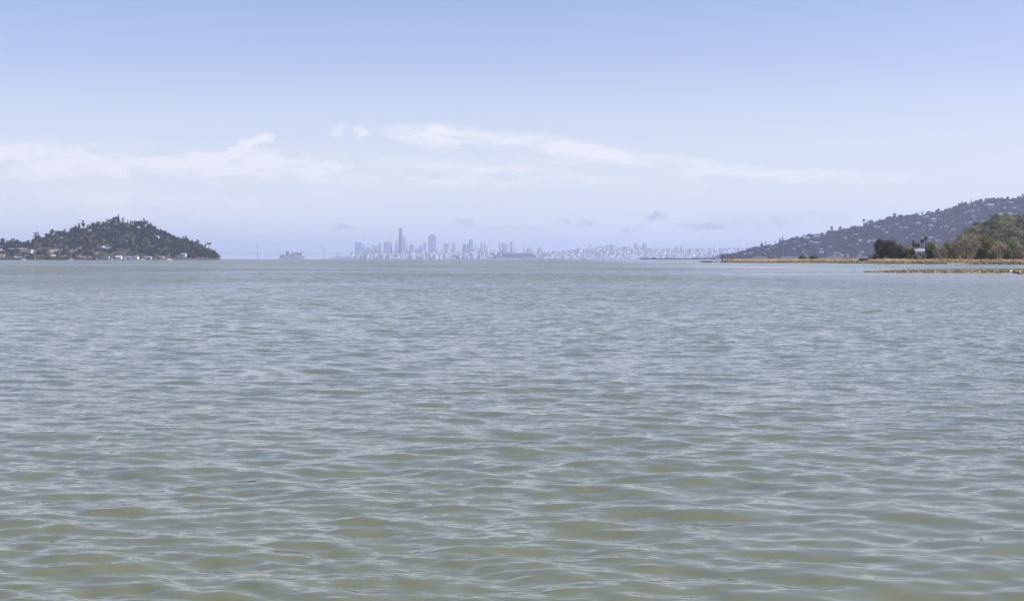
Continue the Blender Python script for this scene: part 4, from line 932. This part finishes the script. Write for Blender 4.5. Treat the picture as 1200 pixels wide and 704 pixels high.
# mid-size buildings of the city, one object each
bp = {}
for ci in range(6):
    for st, w, h in (('box', 22, 42), ('step', 26, 52), ('slab', 30, 28)): bp[ci, st] = link('building', tower_mesh(w, h, 18, ci, st).mesh('building', pal))
P, g = city_pts(110, 141, .05, 1., 575, 880); P2, g2 = city_pts(150, 142, .05, .9, 413, 575); P = np.vstack([P, P2])
P = P[np.argsort(P[:, 0])]
zone = lambda px: ('in downtown around the tallest tower' if px < 498 else 'in downtown past the great dark tower' if px < 572 else 'behind the wooded mound' if px < 630 else 'on the low stretch past the mound' if px < 675 else 'on the city hill with the domed block' if px < 735 else 'on the city crest by the white needle' if px < 790 else 'on the even ridge meeting the long hillside')
for X, Y, z in P:
    px = 600 + X / Y * F; ci = int(g.choice([0, 0, 0, 1, 1, 2, 3, 3, 4, 5], 1)[0]); st = ('box', 'step', 'slab')[int(g.integers(3))]
    if px > 630 and st != 'slab' and g.random() < .5: st = 'slab'
    sc = g.uniform(.45, .95) if px > 600 else g.uniform(.7, 1.25)
    nm = {'box': 'plain', 'step': 'stepped', 'slab': 'broad low'}[st]
    place(bp[ci, st], (X, Y, z), g.choice([.3, .42, .9]) , (sc * .8, sc * .8, sc * g.uniform(.7, 1.2)), f'{nm} {pname[ci]} mid height building {zone(px)}', 'building', f'{nm} {pname[ci]} buildings {zone(px)}')
for k in list(bp):
    if not used.get(bp[k].name): bpy.data.objects.remove(bp[k])
# waterfront of the far city
def shed_row(px0, px1, Y, h, wall, roof, label, name='pier_shed', nb=6):
    o = link(name, None, loc=(X_((px0 + px1) / 2, Y), Y, 0)); w = M_(px1 - px0, Y); b = MB(); b.box(-w / 2, w / 2, -15, 15, -1, h); link('wall', b.mesh('wall', M[wall]), o)
    r = MB(); r.gable(-w / 2, w / 2, -15, 15, h + .01, h * 1.5, 0, 1); link('roof', r.mesh('roof', M[roof]), o)
    for i in range(nb): d = MB(); xc = -w / 2 + w * (i + .5) / nb; d.box(xc - w / nb * .2, xc + w / nb * .2, -15.3, -15.05, 0, h * .7); link('door', d.mesh('door', M['glass']), o)
    tag(o, label, 'shed')
shed_row(611, 622, 13150, 12, 'tan', 'roof_terra', 'tan red roofed pier shed at the foot of the wooded mound')
shed_row(640, 656, 13150, 12, 'pink', 'roof_pale', 'long pinkish pier shed past the dark moored ship')
shed_row(520, 533, 13150, 9, 'white', 'roof_pale', 'long white pier shed below the grey stepped tower')
shed_row(460, 470, 13150, 10, 'cream', 'roof_pale', 'cream pier shed on the water below the tallest tower')
o = link('ship', None, loc=(X_(632, 12600), 12600, 0)); b = MB(); b.box(-24, 24, -6, 6, -2, 9, tx=-3); link('hull', b.mesh('hull', M['dark']), o)
b = MB(); b.box(8, 20, -5, 5, 9.01, 18); b.box(12, 15, -1.5, 1.5, 18, 23); link('bridge_house', b.mesh('bridge_house', M['grey']), o); b = MB(); b.tube([(-10, 0, 9), (-10, 0, 20)], .6, 6); link('mast', b.mesh('mast', M['dark']), o)
tag(o, 'dark ship lying at the city shore past the wooded mound', 'ship')
# long dark breakwater / wharf with low buildings before the city
Y = 5600; o = link('wharf', None, loc=(0, Y, 0)); b = MB(); xs = np.linspace(X_(750, Y), X_(838, Y), 60)
for i in range(59): b.box(xs[i], xs[i + 1] - .6, -8, 8, -1, 3.6 + random.uniform(-.4, .7))
link('deck', b.mesh('deck', M['dark']), o)
for i in range(0, 59, 3):
    b = MB(); b.tube([(xs[i], -9, -1), (xs[i], -9, 6.5)], .6, 6); link('piling', b.mesh('piling', M['dark']), o)
tag(o, 'long low dark wharf lying before the hazy city hills', 'wharf')
for px, w, h, wl, lb in [(756, 38, 4.5, 'white', 'white flat shed on the outer end of the dark wharf'), (766, 17, 6, 'dark', 'dark hut beside the white shed on the wharf'), (783, 27, 4, 'brown', 'brown hut midway along the dark wharf'), (814, 24, 4.5, 'grey', 'grey hut near the land end of the dark wharf')]:
    o = link('wharf_shed', None, loc=(X_(px, Y), Y, 4.2)); b = MB(); b.box(-w / 2, w / 2, -5, 5, 0, h * .7); link('wall', b.mesh('wall', M[wl]), o); b = MB(); b.gable(-w / 2, w / 2, -5, 5, h * .7 + .01, h); link('roof', b.mesh('roof', M['roof_grey']), o); tag(o, lb, 'shed')
# dark low land with trees between the wharf and the long hillside
PP = [(800, 304), (808, 302.2), (818, 301.2), (830, 301), (838, 298), (845, 297), (853, 298), (862, 300), (872, 303), (880, 305)]
point = Hill(PP, 6500, 260, 200, 2.2, 1.5, 60, 19, pw=.8)
point.build('wooded_point', terrain_mat('point_soil', (.04, .045, .03), (.09, .08, .06), (.15, .13, .1), .02, .01, .6), 60, 12, 'low dark point of land between the wharf and the long hillside')
pt = [link('tree', far_tree_mesh('round', 17, 13, 90, 2.2, leaf_blue, 151)), link('tree', far_tree_mesh('tall', 12, 16, 80, 2.0, leaf_blue, 152))]
g = np.random.default_rng(153)
for k in range(34):
    px = g.uniform(806, 866); Y = g.uniform(6330, 6510); X = X_(px, Y); z = float(point.z(X, Y)); i = int(g.integers(2))
    if z < .3: continue
    place(pt[i], (X, Y, z - .5), g.uniform(0, 6), g.uniform(.6, 1.) * (.6 if px < 834 else 1), ('round' if i == 0 else 'tall') + ' hazy tree on the low point beside the wharf', 'tree', ('round' if i == 0 else 'tall') + ' trees on the low point')

# ================================================================== PRISON ISLAND AND SUSPENSION BRIDGE
IP = [(324, 305), (328, 302), (333, 299.5), (337, 298.6), (342, 298), (350, 298.3), (355, 300), (359, 305)]
isl = Hill(IP, 9000, 120, 120, 0, 1.5, 40, 23, pw=.6)
isl.build('rocky_island', terrain_mat('island_rock', (.13, .12, .12), (.24, .22, .22), (.06, .07, .05), .02, .02, .55), 60, 14, 'small rocky island with a big pale building')
def isl_obj(name, px, label, cat, Y=8985):
    X = X_(px, Y); return tag(link(name, None, loc=(X, Y, float(isl.z(X, Y)))), label, cat)
o = isl_obj('cellhouse', 349, 'long pale cellhouse on top of the small rocky island', 'building'); b = MB(); b.box(-34, 30, -9, 9, -6, 13); link('wall', b.mesh('wall', M['cream']), o)
b = MB(); b.box(-35, 31, -10, 10, 13.01, 14.5); b.box(-20, 18, -4, 4, 14.5, 17); link('roof', b.mesh('roof', M['roof_pale']), o)
for i in range(10): b = MB(); xc = -31 + 6.3 * i; b.box(xc - 1.2, xc + 1.2, -9.2, -9.03, 2, 10); link('window', b.mesh('window', M['glass']), o)
o = isl_obj('power_house', 336.8, 'tall dark blue block at the bridge end of the island', 'building'); b = MB(); b.box(-9, 9, -8, 8, -6, 24); link('wall', b.mesh('wall', pal[4]), o); b = MB(); b.box(-9.5, 9.5, -8.5, 8.5, 24.01, 26); link('roof', b.mesh('roof', M['roof_grey']), o)
o = isl_obj('water_tank', 342.6, 'water tank on legs beside the tall block of the island', 'water tank')
for sx in (-1, 1):
    for sy in (-1, 1): b = MB(); b.tube([(sx * 4, sy * 4, -2), (sx * 2.8, sy * 2.8, 18)], .7, 6); link('leg', b.mesh('leg', M['steel']), o)
b = MB(); b.lathe([(1, 17), (4.5, 18.5), (4.8, 25), (1, 28)], 12); link('tank', b.mesh('tank', M['grey']), o)
o = isl_obj('low_barracks', 330.5, 'low grey barracks at the waterline end of the island', 'building'); b = MB(); b.box(-14, 14, -6, 6, -6, 9); link('wall', b.mesh('wall', M['grey']), o); b = MB(); b.gable(-14, 14, -6, 6, 9.01, 13); link('roof', b.mesh('roof', M['roof_grey']), o)
o = isl_obj('lighthouse', 353.6, 'slim pale lighthouse at the far end of the cellhouse', 'lighthouse'); b = MB(); b.lathe([(3, -4), (2, 19), (2.6, 19.2), (2.6, 20)], 10); link('tower_shaft', b.mesh('shaft', M['white']), o); b = MB(); b.lathe([(1.6, 20), (1.6, 23), (.2, 25)], 10); link('lantern', b.mesh('lantern', M['glass']), o)
for k, (px, w) in enumerate([(341, 8), (345.5, 7), (356, 7)]):
    o = isl_obj('island_house', px, ['small ochre house in front of the island water tank', 'small pink house below the island cellhouse', 'small white boathouse at the low end of the island'][k], 'house', 8930 + 20 * (k < 2)); b = MB(); b.box(-w, w, -4, 4, -8, 7); link('wall', b.mesh('wall', M[['tan', 'pink', 'white'][k]]), o); b = MB(); b.gable(-w, w, -4, 4, 7.01, 11); link('roof', b.mesh('roof', M['roof_grey']), o)

Y = 15500; br = link('suspension_bridge', None, loc=(0, Y, 0)); dz = Z_(297, Y)
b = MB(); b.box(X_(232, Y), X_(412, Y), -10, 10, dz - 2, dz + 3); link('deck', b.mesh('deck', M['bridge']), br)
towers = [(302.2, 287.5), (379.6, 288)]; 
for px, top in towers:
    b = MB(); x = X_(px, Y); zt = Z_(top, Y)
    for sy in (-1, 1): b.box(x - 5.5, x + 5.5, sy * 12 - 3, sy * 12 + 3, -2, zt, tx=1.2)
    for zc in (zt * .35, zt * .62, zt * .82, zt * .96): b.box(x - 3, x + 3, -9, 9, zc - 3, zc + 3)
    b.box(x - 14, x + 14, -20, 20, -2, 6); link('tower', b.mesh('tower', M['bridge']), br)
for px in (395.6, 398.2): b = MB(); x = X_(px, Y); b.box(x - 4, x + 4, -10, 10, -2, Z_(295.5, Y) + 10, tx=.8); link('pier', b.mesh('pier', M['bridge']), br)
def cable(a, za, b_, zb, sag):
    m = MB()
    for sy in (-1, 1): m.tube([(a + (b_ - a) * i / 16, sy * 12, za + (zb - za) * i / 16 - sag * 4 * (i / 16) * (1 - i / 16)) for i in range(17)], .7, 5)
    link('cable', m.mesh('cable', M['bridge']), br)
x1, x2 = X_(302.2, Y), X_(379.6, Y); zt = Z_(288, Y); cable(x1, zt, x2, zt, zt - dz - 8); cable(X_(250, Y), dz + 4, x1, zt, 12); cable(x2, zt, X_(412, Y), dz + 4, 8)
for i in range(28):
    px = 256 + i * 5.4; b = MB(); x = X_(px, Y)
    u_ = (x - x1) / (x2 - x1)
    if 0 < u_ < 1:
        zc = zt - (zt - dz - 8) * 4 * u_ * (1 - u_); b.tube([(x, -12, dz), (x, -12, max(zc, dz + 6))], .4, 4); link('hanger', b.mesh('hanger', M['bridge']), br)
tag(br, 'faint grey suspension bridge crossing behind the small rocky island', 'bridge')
# tan approach hill at the end of the bridge
EP = [(375, 305), (384, 302.8), (392, 301), (400, 300.8), (408, 300), (416, 301), (424, 304)]
Hill(EP, 15900, 300, 300, 0, 2, 80, 27).build('low_island', terrain_mat('island_ground', (.12, .12, .09), (.2, .18, .15), (.3, .27, .24), .01, .01, .55), 30, 8, 'low land where the bridge meets the city')

# never-used prototypes would sit at the origin
for pr in protos + lp + kp + pt + sb + [x[0] for x in fh]:
    if not used.get(pr.name):
        for ch in list(pr.children): bpy.data.objects.remove(ch)
        bpy.data.objects.remove(pr)

# ================================================================== CAMERA, COLOUR MANAGEMENT
cam = bpy.data.cameras.new('camera'); co = bpy.data.objects.new('camera', cam); C.objects.link(co)
co.location = (0, 0, CAMZ); co.rotation_euler = (R(90), 0, 0); cam.lens = 50; cam.sensor_width = 36; cam.clip_end = 120000; cam.clip_start = .1
cam.shift_y = -(352 - HZ) / 1200.0
scene.camera = co
scene.view_settings.view_transform = 'Standard'; scene.view_settings.look = 'None'; scene.view_settings.gamma = 1; scene.view_settings.exposure = .5
cy = scene.cycles; cy.use_denoising = True
cy.max_bounces = 6; cy.diffuse_bounces = 2; cy.glossy_bounces = 2; cy.volume_bounces = 1; cy.sample_clamp_indirect = 8
